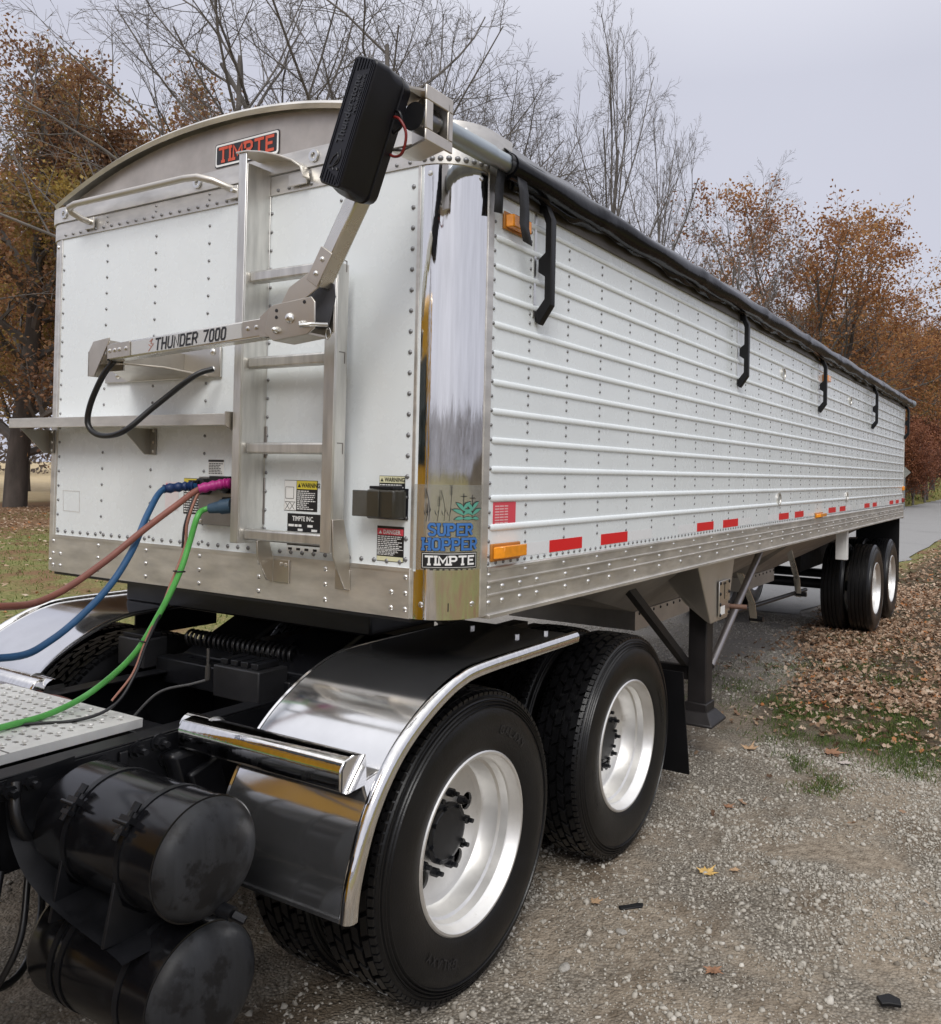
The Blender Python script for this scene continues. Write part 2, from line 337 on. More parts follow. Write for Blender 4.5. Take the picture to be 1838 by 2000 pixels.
# ================================================================ GROUND
def vnoise(x, y, s, seed):            # cheap value noise for heights and scattering
    r = np.random.default_rng(seed); G = r.random((256,256)); x = np.asarray(x)/s; y = np.asarray(y)/s
    xi = np.floor(x).astype(int); yi = np.floor(y).astype(int); fx = x-xi; fy = y-yi; fx = fx*fx*(3-2*fx); fy = fy*fy*(3-2*fy)
    g = lambda i,j: G[i&255,j&255]
    return (g(xi,yi)*(1-fx)+g(xi+1,yi)*fx)*(1-fy)+(g(xi,yi+1)*(1-fx)+g(xi+1,yi+1)*fx)*fy
def sst(x,a,b): t = np.clip((x-a)/(b-a),0,1); return t*t*(3-2*t)
def hill(x,y):
    return 7.0*sst(y,95,190)*sst(x,-60,-20)+3.0*sst(y,60,150)*sst(-x,20,70)*0.3+0.9*sst(-x,5.2,9)*sst(y,55,90)
def gz(x,y):
    n = 0.03*(vnoise(x,y,1.3,3)-0.5)*sst(np.hypot(x-1,y-2),5,10)+0.012*(vnoise(x,y,0.35,4)-0.5)
    return n-0.008+hill(x,y)
def verge_mask(x,y):                  # leaf-strewn soil to the right of the track
    return sst(x+0.9*(vnoise(x,y,0.8,5)-0.5)-(0.95-0.16*np.clip(y-6,0,6)), -0.25,0.35)*sst(y+1.2*(vnoise(x,y,0.9,6)-0.5)-(4.35-0.22*(x-1.5)),-0.5,0.5)
def axis_grid(c, fine, lo, hi, near):
    a = [c]; s = fine
    while a[-1] < hi: a.append(a[-1]+s); s = s if a[-1]-c < near else s*1.09
    b = [c]; s = fine
    while b[-1] > lo: b.append(b[-1]-s); s = s if c-b[-1] < near else s*1.09
    return np.array(b[::-1][:-1]+a)
def grid_mesh(xs, ys, zf, keep=None):
    X,Y = np.meshgrid(xs,ys); Z = zf(X,Y); V = np.stack([X,Y,Z],-1).reshape(-1,3); nx = len(xs); ny = len(ys)
    I = (np.arange(ny-1)[:,None]*nx+np.arange(nx-1)[None,:]).ravel(); Fc = np.stack([I,I+1,I+nx+1,I+nx],1)
    if keep is not None: Fc = Fc[keep(V[Fc].mean(1))]
    return V,Fc
# one earth material: gravel and dirt on the track, soil and rotting leaves on the verge, autumn lawn elsewhere
m, n, b, pos = newmat('earth'); GRD = m
s = n.nodes.new('ShaderNodeSeparateXYZ'); n.links.new(pos, s.inputs[0]); px_,py_ = s.outputs['X'],s.outputs['Y']
n1 = noise(n,pos,1.1,5); n2 = noise(n,pos,0.28,4); n3 = noise(n,pos,3.4,5,0.6); n4 = noise(n,pos,22,5,0.65); n5 = noise(n,pos,90,3,0.6)
v1 = n.nodes.new('ShaderNodeTexVoronoi'); v1.inputs['Scale'].default_value = 75; n.links.new(pos, v1.inputs['Vector'])
v2 = n.nodes.new('ShaderNodeTexVoronoi'); v2.inputs['Scale'].default_value = 34; n.links.new(pos, v2.inputs['Vector'])
dirt = ramp(n, n4, [(0.28,(0.140,0.110,0.078)),(0.5,(0.285,0.235,0.177)),(0.75,(0.42,0.36,0.285))])
sv_ = n.nodes.new('ShaderNodeSeparateColor'); n.links.new(v1.outputs['Color'],sv_.inputs[0])
stone = mixc(n, mth(n,'MULTIPLY_ADD',sv_.outputs[0],0.75,0.0), ramp(n, mth(n,'ADD',v1.outputs['Distance'],0.0), [(0.0,(0.45,0.41,0.345)),(0.45,(0.31,0.278,0.23)),(0.8,(0.125,0.104,0.078))]), (0.11,0.095,0.075))
gravel = mixc(n, sstep(n, mth(n,'ADD',n1,mth(n,'MULTIPLY',n3,0.6)), 0.66,0.92), dirt, stone)
gravel = mixc(n, mth(n,'MULTIPLY',sstep(n, noise(n,vmap(n,pos,(1,0.55,1)),1.9,6,0.62), 0.50,0.66),0.75), gravel, (0.125,0.092,0.060))
soil = ramp(n, n4, [(0.3,(0.035,0.026,0.016)),(0.5,(0.085,0.060,0.034)),(0.7,(0.155,0.105,0.062))])
moss = mixc(n, sstep(n,n3,0.50,0.66), soil, (0.052,0.068,0.020))
vf = mth(n,'MULTIPLY', sstep(n, mth(n,'ADD',mth(n,'ADD',px_,mth(n,'MULTIPLY_ADD',n1,1.6,-0.8)),mth(n,'MULTIPLY',mth(n,'SUBTRACT',mth(n,'MINIMUM',mth(n,'MAXIMUM',py_,6.0),12.0),6.0),0.16)),0.6,1.5), sstep(n, mth(n,'ADD',py_,mth(n,'MULTIPLY_ADD',n1,2.2,-1.1)),3.5,4.9))
grass = ramp(n, n4, [(0.25,(0.060,0.080,0.020)),(0.48,(0.165,0.180,0.052)),(0.62,(0.29,0.25,0.105)),(0.8,(0.38,0.31,0.16))])
leafy = ramp(n, n4, [(0.3,(0.10,0.055,0.028)),(0.5,(0.21,0.12,0.06)),(0.75,(0.31,0.20,0.11))])
lawn = mixc(n, sstep(n, mth(n,'ADD',n1,mth(n,'MULTIPLY',n2,0.8)),0.80,1.10), grass, leafy)
lawn = mixc(n, mth(n,'MULTIPLY',sstep(n,px_,-19,-24),sstep(n,px_,-41,-37)), lawn, leafy)
field = ramp(n, noise(n,vmap(n,pos,(1,1,1)),0.6,6,0.65), [(0.3,(0.36,0.27,0.15)),(0.55,(0.48,0.38,0.23)),(0.75,(0.42,0.36,0.22))])
lawn = mixc(n, sstep(n, mth(n,'ADD',px_,mth(n,'MULTIPLY',n2,3.0)),-36.5,-39.5), lawn, field)
bank = ramp(n, n4, [(0.3,(0.10,0.10,0.025)),(0.55,(0.24,0.22,0.06)),(0.75,(0.30,0.24,0.10))])
lawn = mixc(n, sstep(n,py_,45,60), lawn, mixc(n, sstep(n,px_,-40,-34), field, bank))
lf = sstep(n, mth(n,'ADD',px_,mth(n,'MULTIPLY_ADD',n1,1.4,-0.7)), -4.6,-5.6)
far = mth(n,'MAXIMUM', lf, sstep(n, px_, 4.2, 5.6))
lane = ramp(n, n5, [(0.3,(0.20,0.19,0.175)),(0.55,(0.32,0.305,0.285)),(0.8,(0.43,0.415,0.39))])
gravel = mixc(n, mth(n,'MULTIPLY',sstep(n, mth(n,'ADD',py_,mth(n,'MULTIPLY',n1,3.0)), 5.6,8.5),0.75), gravel, lane)
col = mixc(n, vf, gravel, moss); col = mixc(n, far, col, lawn); col = mixc(n, sstep(n,py_,14,18), col, mixc(n, sstep(n,px_,0.3,0.9), lawn, moss))
n.links.new(col, b.inputs['Base Color']); b.inputs['Specular IOR Level'].default_value = 0.25
n.links.new(mth(n,'MULTIPLY_ADD',n4,0.35,0.62), b.inputs['Roughness'])
bp = n.nodes.new('ShaderNodeBump'); bp.inputs['Strength'].default_value = 0.9; bp.inputs['Distance'].default_value = 0.012
hgt = mth(n,'ADD',mth(n,'MULTIPLY',v1.outputs['Distance'],-0.8),mth(n,'MULTIPLY_ADD',v2.outputs['Distance'],-0.6,mth(n,'MULTIPLY',n5,0.7))); n.links.new(hgt, bp.inputs['Height']); n.links.new(bp.outputs[0], b.inputs['Normal'])
xs = axis_grid(1.0,0.14,-420,420,8); ys = axis_grid(4.0,0.14,-420,620,12)
V,Fc = grid_mesh(xs, ys, gz); g = npobj('ground', V, Fc, GRD, kind='structure', smooth=180)
def dz(x,y): return 0.040*(vnoise(x,y,0.55,8)-0.5)+0.022*(vnoise(x,y,0.17,9)-0.5)+0.008*(vnoise(x,y,0.07,10)-0.5)-0.004+0.03*(vnoise(x,y,1.7,12)-0.5)*sst(x,1.6,2.4)
def track(C): return (C[:,0] > -4.4+0.6*vnoise(C[:,1],C[:,1]*0,0.7,11)) & (C[:,0] < 4.6) & (verge_mask(C[:,0],C[:,1]) < 0.5) & ((C[:,1] < 8.0) | (C[:,0] < 0.6))
V,Fc = grid_mesh(np.arange(-4.6,4.8,0.045), np.arange(-4.5,11.0,0.045), dz, track); npobj('gravel_drive', V, Fc, GRD, kind='structure', smooth=180)
# asphalt lane running on behind the trailer
m, n, b, pos = newmat('old_asphalt'); ASPH = m
c_ = ramp(n, noise(n,pos,140,3,0.7), [(0.3,(0.18,0.178,0.175)),(0.55,(0.30,0.297,0.292)),(0.8,(0.40,0.39,0.38))])
c_ = mixc(n, mth(n,'MULTIPLY',sstep(n,noise(n,pos,0.5,5),0.5,0.75),0.35), c_, (0.17,0.165,0.16)); n.links.new(c_, b.inputs['Base Color']); b.inputs['Roughness'].default_value = 0.85
bp = n.nodes.new('ShaderNodeBump'); bp.inputs['Strength'].default_value = 0.5; bp.inputs['Distance'].default_value = 0.01; n.links.new(noise(n,pos,160,3),bp.inputs['Height']); n.links.new(bp.outputs[0],b.inputs['Normal'])
V = []; ys = np.concatenate([np.arange(9.6,20,0.4),np.arange(20,130,2.0)]); NXR = 8
for y in ys:
    cx = -2.45-0.0010*max(0,y-25)**1.55; hw = 2.65; e = 0.22*math.sin(y*1.7)+0.12*math.sin(y*4.3)
    for i in range(NXR):
        x = cx+(-hw+2*hw*i/(NXR-1))+(e*0.5 if i in (0,NXR-1) else 0); V.append((x,y,0.006+float(hill(np.array(x),np.array(y)))+0.03*(1-abs(2*i/(NXR-1)-1))*min(1,max(0,(y-9.6)/3))+0.012*min(1,max(0,(y-9.6)/2))))
V = np.array(V); ny = len(ys); I = (np.arange(ny-1)[:,None]*NXR+np.arange(NXR-1)[None,:]).ravel(); npobj('road', V, np.stack([I,I+1,I+NXR+1,I+NXR],1), ASPH, kind='structure', smooth=180)

# ---------------------------------------------------------------- loose stones of the drive
def attr_mat(name, stops, rough=0.85, trans=0.0, objvar=True):
    m, n, b, pos = newmat(name); a = n.nodes.new('ShaderNodeAttribute'); a.attribute_name = 'rnd'
    f = a.outputs['Fac']
    if objvar:
        oi = n.nodes.new('ShaderNodeObjectInfo'); f = mth(n,'ADD',f,mth(n,'MULTIPLY_ADD',oi.outputs['Random'],0.16,-0.08),None,True)
    c = ramp(n, f, stops); n.links.new(c, b.inputs['Base Color']); b.inputs['Roughness'].default_value = rough; b.inputs['Specular IOR Level'].default_value = 0.3
    if trans:
        t = n.nodes.new('ShaderNodeBsdfTranslucent'); n.links.new(c, t.inputs['Color']); mx_ = n.nodes.new('ShaderNodeMixShader'); mx_.inputs[0].default_value = trans
        n.links.new(b.outputs[0],mx_.inputs[1]); n.links.new(t.outputs[0],mx_.inputs[2]); n.links.new(mx_.outputs[0],n.nodes['Material Output'].inputs['Surface'])
    return m
def rotmats(N, tilt=None):
    q = rng.normal(size=(N,4)); q /= np.linalg.norm(q,axis=1)[:,None]; a,b,c,d = q.T
    return np.stack([np.stack([1-2*(c*c+d*d),2*(b*c-a*d),2*(b*d+a*c)],-1),np.stack([2*(b*c+a*d),1-2*(b*b+d*d),2*(c*d-a*b)],-1),np.stack([2*(b*d-a*c),2*(c*d+a*b),1-2*(b*b+c*c)],-1)],1)
def yawtilt(N, tilt):
    a = rng.random(N)*2*PI; t = rng.normal(size=N)*tilt; u = rng.normal(size=N)*tilt; ca,sa,ct,st_,cu,su = np.cos(a),np.sin(a),np.cos(t),np.sin(t),np.cos(u),np.sin(u); Z = np.zeros(N); O = np.ones(N)
    A = np.stack([np.stack([ca,-sa,Z],-1),np.stack([sa,ca,Z],-1),np.stack([Z,Z,O],-1)],1); B = np.stack([np.stack([O,Z,Z],-1),np.stack([Z,ct,-st_],-1),np.stack([Z,st_,ct],-1)],1); C = np.stack([np.stack([cu,Z,su],-1),np.stack([Z,O,Z],-1),np.stack([-su,Z,cu],-1)],1)
    return A@B@C
def scatter(P, Rm, S, tv, tf):
    N = len(P); k = len(tv); V = np.einsum('nij,nkj->nki',Rm,tv[None]*S[:,None,:])+P[:,None,:]
    return V.reshape(-1,3), (tf[None]+(np.arange(N)*k)[:,None,None]).reshape(-1,tf.shape[1])
bm = bmesh.new(); bmesh.ops.create_icosphere(bm, subdivisions=1, radius=1); ico_v = np.array([v.co[:] for v in bm.verts]); ico_f = np.array([[v.index for v in f.verts] for f in bm.faces]); bm.free()
STONE = attr_mat('loose_stones', [(0.0,(0.10,0.082,0.060)),(0.3,(0.25,0.225,0.188)),(0.6,(0.41,0.38,0.325)),(0.85,(0.51,0.48,0.425)),(1.0,(0.58,0.545,0.48))], 0.8, objvar=False)
N = 640000; x = rng.uniform(-2.2,3.3,N); y = rng.uniform(-2.0,9.5,N)
dens = sst(vnoise(x,y,0.75,21)+0.55*(vnoise(x,y,0.25,22)-0.5),0.36,0.68)*0.72+0.28
dens *= 1-0.92*sst(verge_mask(x,y)+0.35*sst(y,3.0,4.6)*sst(x,0.9,1.6),0.05,0.45); dens *= np.where(y > 5,0.75,1)*np.where(x > 1.0-0.2*y,1,0.5)
dcam = np.hypot(x-CAM.x,y-CAM.y); infr = ((x-CAM.x)*math.cos(-YAW-0.9)+0 < 99)
k = rng.random(N) < dens*0.55*np.where((x < 0.6)&(y < 3),0.25,1)*np.where(y > 7,0.8,1); x,y = x[k],y[k]; N = len(x)
sz = np.clip(rng.lognormal(-5.18,0.42,N),0.003,0.017); S = np.stack([sz*rng.uniform(.8,1.35,N),sz*rng.uniform(.7,1.1,N),sz*rng.uniform(.45,.8,N)],1)
P = np.stack([x,y,dz(x,y)+S[:,2]*0.35],1)
oc_v = np.array([(1,0,.1),(.2,.95,-.1),(-1,.15,.0),(-.1,-1,.1),(.1,.05,1.15),(0,0,-1)],float); oc_f = np.array([[0,1,4],[1,2,4],[2,3,4],[3,0,4],[1,0,5],[2,1,5],[3,2,5],[0,3,5]])
bigs = sz > 0.0098; Vs,Fs,As = [],[],[]; o_ = 0; shade = np.clip(rng.normal(.56,.15,N),0,1)
for msk,tv,tf,jit in ((bigs,ico_v,ico_f,0.16),(~bigs,oc_v,oc_f,0.14)):
    V,Fc = scatter(P[msk],yawtilt(int(msk.sum()),0.4),S[msk],tv,tf); V += rng.normal(size=V.shape)*np.repeat(sz[msk],len(tv))[:,None]*jit
    Vs.append(V); Fs.append(Fc+o_); As.append(np.repeat(shade[msk],len(tf))); o_ += len(V)
npobj('gravel_stones', np.concatenate(Vs), np.concatenate(Fs), STONE, kind='stuff', smooth=None, attr=np.concatenate(As))
# a few larger stones
bm = bmesh.new(); bmesh.ops.create_icosphere(bm, subdivisions=2, radius=1); sv = [tuple(v.co) for v in bm.verts]; sf = [tuple(v.index for v in f.verts) for f in bm.faces]; bm.free()
STB = M('pale_stone',(0.33,0.31,0.275),0.8,var=.25,vs_=40,bump=.5,bs=80)
for i,(x,y,s,lb) in enumerate([(1.56,0.87,.021,'pale round stone in the gravel right of the front wheel'),(1.47,0.55,.024,'flat pale stone in the gravel below the front wheel'),(2.06,1.55,.021,'grey egg-shaped stone out in the gravel beyond the yellow leaf'),(1.93,1.85,.023,'light stone in the gravel farthest from the wheels'),(2.35,0.62,.024,'broad pale stone near the bottom edge of the gravel')]):
    mb_ = MB(); ph = i*1.7
    mb_.add([(a*s*1.25*(1+.12*math.sin(3*b_+ph)),b_*s*.85*(1+.12*math.sin(4*c_+ph)),c_*s*.55) for a,b_,c_ in sv],sf)
    mb_.v = [(x+a*math.cos(ph)-b_*math.sin(ph),y+a*math.sin(ph)+b_*math.cos(ph),c_+float(dz(np.array(x),np.array(y)))+s*.25) for a,b_,c_ in mb_.v]
    tag(obj('stone', mb_, STB, smooth=35), lb, 'stone', 'larger stones in the gravel')

# ---------------------------------------------------------------- fallen leaves, grass
lv_v = np.array([(0,-1,0.05),(0.30,-0.45,0.10),(0.85,-0.25,0.22),(0.45,0.15,0.04),(0.70,0.62,0.20),(0.05,1,0.16),(-0.55,0.72,0.12),(-0.40,0.18,0.05),(-0.9,-0.15,0.24),(-0.30,-0.5,0.08),(0,0,-0.08)]); lv_f = np.array([[10,i,(i+1)%10] for i in range(10)]); ov_v = np.array([(0,-1,.05),(.75,-.1,.18),(.1,1,.1),(-.75,.15,.12),(.05,.1,-.06)]); ov_f = np.array([[4,0,1],[4,1,2],[4,2,3]])
LEAFM = attr_mat('fallen_leaves', [(0.0,(0.060,0.034,0.018)),(0.25,(0.17,0.100,0.060)),(0.5,(0.32,0.205,0.130)),(0.72,(0.46,0.335,0.235)),(0.88,(0.56,0.45,0.345)),(1.0,(0.40,0.16,0.055))], 0.7, 0.15, objvar=False)
def leaf_field(name, N, x0,x1,y0,y1, df, s0, s1, zf, tilt=0.38, br=0.5, near=True):
    x = rng.uniform(x0,x1,N); y = rng.uniform(y0,y1,N); k = rng.random(N) < df(x,y); x,y = x[k],y[k]; n_ = len(x)
    s = rng.uniform(s0,s1,n_); P = np.stack([x,y,zf(x,y)+0.010+rng.random(n_)*0.022],1)
    V,Fc = scatter(P,yawtilt(n_,tilt),np.stack([s*rng.uniform(.55,.95,n_),s,s*1.4*rng.uniform(-.4,1.5,n_)],1),lv_v if near else ov_v,lv_f if near else ov_f)
    return V,Fc,np.repeat(np.clip(rng.normal(br,.24,n_),0,1),10 if near else 3)
parts = [leaf_field('l',52000,0.2,5.0,3.2,14,lambda x,y: np.clip(verge_mask(x,y)+0.25*sst(y,5,7)*sst(x,0.1,0.9),0,1)*(0.22+0.78*sst(vnoise(x,y,0.6,31),.25,.60))*(0.30+0.70*sst(y+0.35*x-0.4*np.sin(x*3),5.2,6.9)),0.018,0.040,gz,0.45,0.60),
         leaf_field('l',12000,-0.4,5.0,13,45,lambda x,y: sst(x+0.02*(y-18),0.25,0.75),0.035,0.075,gz,near=False),
         leaf_field('l',5200,0.0,4.0,1.5,6.5,lambda x,y: 0.010+0.16*sst(x*.6+y,5.0,6.6),0.016,0.036,lambda x,y: np.maximum(gz(x,y),dz(x,y)*(verge_mask(x,y)<.5)-9*(verge_mask(x,y)>=.5))),
         leaf_field('l',34000,-34,-4.8,-4,26,lambda x,y: 0.12+0.5*sst(vnoise(x,y,2.5,33),.40,.75)+.4*(x<-19),0.040,0.080,gz,0.3,0.62,False)]
o_ = 0; Vs,Fs,As = [],[],[]
for V,Fc,A_ in parts: Vs.append(V); Fs.append(Fc+o_); As.append(A_); o_ += len(V)
npobj('leaf_litter', np.concatenate(Vs), np.concatenate(Fs), LEAFM, kind='stuff', attr=np.concatenate(As))
gb_v = np.array([(-.08,0,0),(.08,0,0),(0.05,0.12,.6),(0.0,0.35,1.0)]); gb_f = np.array([[0,1,2],[0,2,3]])
GRASS = attr_mat('short_grass', [(0.0,(0.035,0.060,0.012)),(0.4,(0.095,0.150,0.032)),(0.7,(0.16,0.195,0.050)),(0.9,(0.27,0.22,0.09)),(1.0,(0.36,0.29,0.15))], 0.6, 0.25, objvar=False)
def blades(N,x0,x1,y0,y1,df,h0,h1,wd,zf,br):
    x = rng.uniform(x0,x1,N); y = rng.uniform(y0,y1,N); k = rng.random(N) < df(x,y); x,y = x[k],y[k]; n_ = len(x); h = rng.uniform(h0,h1,n_)
    V,Fc = scatter(np.stack([x,y,zf(x,y)-0.004],1),yawtilt(n_,0.35),np.stack([np.full(n_,wd),h,h],1),gb_v,gb_f); return V,Fc,np.repeat(np.clip(rng.normal(br,.2,n_),0,1),2)
def tuft(cx,cy,r): return lambda x,y: np.exp(-((x-cx)**2+(y-cy)**2)/(r*r))
def patches(x,y):
    d = 0
    for cx,cy,r in ((1.42,4.55,.28),(1.7,4.35,.30),(2.0,4.25,.35),(1.25,4.75,.2),(2.5,4.5,.4),(2.05,5.1,.3),(1.55,6.6,.35),(1.9,6.2,.3),(2.35,3.75,.22),(1.62,3.35,.13),(1.9,3.05,.14),(1.35,3.95,.15),(0.9,6.2,.4),(1.3,8.0,.4),(0.7,5.0,.4),(1.45,8.6,.3)): d = d+np.exp(-((x-cx)**2+(y-cy)**2)/(r*r))*(0.40 if (cx<1 or cy>6) else 1)
    return np.clip(d,0,1)*sst(vnoise(x,y,0.22,41),0.2,0.6)
parts = [blades(190000,0.2,3.4,2.8,9.5,patches,0.016,0.050,0.030,lambda x,y: np.maximum(gz(x,y),np.where(verge_mask(x,y)<.5,dz(x,y),-9)),0.36), blades(48000,-30,-4.8,-3,24,lambda x,y: sst(vnoise(x,y,3.0,43),.30,.75),0.03,0.07,0.11,gz,0.62),
         blades(9000,-60,-6,50,120,lambda x,y: 0.8*(x<-4.8),0.15,0.5,0.9,gz,0.75)]
o_ = 0; Vs,Fs,As = [],[],[]
for V,Fc,A_ in parts: Vs.append(V); Fs.append(Fc+o_); As.append(A_); o_ += len(V)
npobj('grass', np.concatenate(Vs), np.concatenate(Fs), GRASS, kind='stuff', attr=np.concatenate(As))
# single fallen leaves on the gravel
def maple(x,y,s,rot,mat_,label,curl=0.25):
    P = []
    for a,r in ((0,1.0),(12,.55),(22,.62),(30,.42),(48,.88),(60,.52),(74,.60),(84,.38),(105,.72),(128,.36),(150,.42),(175,.16),(180,.30),(185,.16),(210,.42),(232,.36),(255,.72),(276,.38),(286,.60),(300,.52),(312,.88),(330,.42),(338,.62),(348,.55)):
        t = R(a)+rot; P.append((x+s*r*math.sin(t),y+s*r*math.cos(t),s*curl*(r*r)*(0.6+0.5*math.sin(3*t))))
    z0 = float(dz(np.array(x),np.array(y)))+0.012; mb_ = MB(); mb_.v = [(a,b_,c+z0) for a,b_,c in P]+[(x,y,z0)]; n_ = len(P); mb_.f = [(i,(i+1)%n_,n_) for i in range(n_)]
    o = obj('fallen_leaf', mb_, mat_, smooth=None); md = o.modifiers.new('solid','SOLIDIFY'); md.thickness = 0.0012
    tag(o, label, 'leaf', 'single leaves on the gravel')
LY = M('golden_leaf',(0.62,0.40,0.13),0.6,var=.15,vs_=30); LBR = M('brown_leaf',(0.30,0.155,0.085),0.65,var=.3,vs_=30); LTAN = M('tan_leaf',(0.43,0.28,0.16),0.65,var=.25,vs_=30)
maple(1.675,1.574,0.072,0.4,LY,'golden maple leaf lying alone on the grey gravel right of the wheels')
maple(1.80,3.72,0.115,1.3,LBR,'large reddish brown leaf on bare soil below the grass patch',0.15); maple(1.93,3.55,0.075,2.2,M('pale_leaf',(0.50,0.44,0.40),0.6,var=.15),'pale grey-brown leaf on dark soil beside the larger brown leaf',0.2)
maple(1.29,3.50,0.085,0.2,LTAN,'tan leaf standing up at the near edge of the verge',0.5); maple(1.78,1.68,0.040,2.0,LTAN,'small tan leaf just beyond the golden maple leaf')
maple(1.36,1.01,0.045,1.0,LTAN,'small brown-gold leaf on gravel near the black rubber scrap'); maple(1.98,0.82,0.055,2.6,LBR,'curled brown leaf low on the bare gravel toward the bottom edge')
maple(1.50,2.42,0.050,.7,LBR,'flat brown leaf on gravel behind the second dual wheel')
sc1 = obj('rubber_scrap', MB().prism([(1.47,1.03,.012),(1.50,1.055,.014),(1.535,1.085,.02),(1.56,1.10,.018),(1.565,1.075,.014),(1.53,1.045,.012),(1.505,1.02,.01),(1.485,1.015,.01)],(0,0,0.012)), FLAP, bevel=0.003); tag(sc1,'curled strip of black tyre rubber lying on the gravel','rubber scrap')
sc2 = obj('rubber_scrap', MB().prism([(2.56,0.95,.012),(2.60,0.985,.016),(2.64,0.975,.014),(2.65,0.94,.012),(2.61,0.93,.012),(2.585,0.915,.01)],(0,0,0.014)), FLAP, bevel=0.003); tag(sc2,'dark lump of debris near the bottom right of the gravel','debris')

# ================================================================ TREES
def skeleton(seed, Ht, limbs, spread, lv, up, clear=0.28, kids=(9,7,6,5), wob=0.10, r0=None, twr=0.0065, ln=(0.60,0.56,0.55,0.5), W=None):
    r_ = random.Random(seed); segs = []; tips = []
    def branch(p, d, Ln, rad, l):
        nseg = max(2,{0:8,1:6,2:4,3:3}.get(l,2)); pts = [p.copy()]; q = p.copy(); dd = d.copy()
        for i in range(nseg):
            ww = wob*(0.35 if (l == 0 and limbs == 1) else 1.0); dd = (dd+Vector((r_.gauss(0,ww),r_.gauss(0,ww),r_.gauss(0,ww)+up*(0.5 if l else 0.3)))).normalized(); q = q+dd*(Ln/nseg); pts.append(q.copy())
        e = max(twr*0.6, rad*(0.35 if l else 0.30)); rads = [rad+(e-rad)*i/nseg for i in range(nseg+1)]
        segs.append((l,pts,rads))
        if l >= lv: tips.append((pts,Ln)); return
        nk = kids[l] if l < len(kids) else 3
        for k in range(nk):
            t = (clear if l == 0 else 0.22)+(1-(clear if l == 0 else 0.22))*(k+r_.random()*0.9)/nk; t = min(t,0.99)
            f = t*nseg; i = min(int(f),nseg-1); pp = pts[i].lerp(pts[i+1],f-i); dirn = (pts[i+1]-pts[i]).normalized()
            a = r_.uniform(0,2*PI) if l else 2.4*k+r_.uniform(-.4,.4); perp = dirn.orthogonal().normalized(); perp.rotate(Matrix.Rotation(a,3,dirn))
            ang = r_.uniform(0.55,1.0)*spread*(1.0 if l else (1.25-0.55*t)); nd = (dirn*math.cos(ang)+perp*math.sin(ang)).normalized()
            L2 = Ln*ln[min(l,3)]*r_.uniform(.7,1.15)*((1.15-0.65*t) if l else (1.2-0.7*max(0,t-clear)))
            branch(pp, nd, L2, max(twr,rads[i]*(0.55 if l else 0.50)*r_.uniform(.8,1.1)), l+1)
        if l: tips.append((pts[-2:],Ln*0.2))
    r0 = r0 or Ht*0.0115
    if limbs == 1: branch(Vector((0,0,0)), Vector((0,0,1)), Ht*0.92, r0, 0)
    else:
        st_h = Ht*0.10; segs.append((0,[Vector((0,0,0)),Vector((0.02,0,st_h*.5)),Vector((0,0.03,st_h))],[r0*1.25,r0*1.05,r0]))
        for k in range(limbs):
            a = 2*PI*k/limbs+r_.uniform(-.4,.4); t = r_.uniform(.12,.42)*spread; branch(Vector((0,0,st_h*r_.uniform(.6,1))), Vector((math.cos(a)*math.sin(t),math.sin(a)*math.sin(t),math.cos(t))), Ht*r_.uniform(.74,.92), r0*r_.uniform(.45,.62), 0)
    zm = max(p.z for l,P,r in segs for p in P); f = Ht/zm
    rad = sorted(math.hypot(P[-1].x,P[-1].y) for P,Ln in tips); r9 = rad[int(len(rad)*0.93)]; g = f if W is None else min(f,W/r9)
    sq = lambda p: Vector((p.x*g,p.y*g,p.z*f)); segs = [(l,[sq(p) for p in P],r) for l,P,r in segs]; tips = [([sq(p) for p in P],Ln) for P,Ln in tips]
    return segs,tips
def skel_mesh(segs, sides=(9,6,4,3,3,3)):
    Vs,Fs = [],[]; o_ = 0
    for l,pts,rads in segs:
        n_ = sides[min(l,5)]; P = np.array([p[:] for p in pts]); T = np.gradient(P,axis=0); T /= np.linalg.norm(T,axis=1)[:,None]+1e-9
        a = np.cross(T[0],(0.31,0.17,0.93)); a /= np.linalg.norm(a)+1e-9; A = a-T*(T@a)[:,None]; A /= np.linalg.norm(A,axis=1)[:,None]+1e-9; B = np.cross(T,A)
        th = 2*PI*np.arange(n_)/n_; rr_ = np.array(rads)[:,None,None]; V = P[:,None,:]+rr_*(np.cos(th)[None,:,None]*A[:,None,:]+np.sin(th)[None,:,None]*B[:,None,:]); m_ = len(P)
        i = (np.arange(m_-1)[:,None]*n_+np.arange(n_)[None,:]); j = (np.arange(m_-1)[:,None]*n_+(np.arange(n_)[None,:]+1)%n_)
        Vs.append(V.reshape(-1,3)); Fs.append(np.stack([i,j,j+n_,i+n_],-1).reshape(-1,4)+o_); o_ += m_*n_
    return np.concatenate(Vs),np.concatenate(Fs)
lq_v = np.array([(-.5,0,0.0),(0,-.28,0.10),(.5,0,0.0),(0,.32,0.06)]); lq_f = np.array([[0,1,2],[0,2,3]])
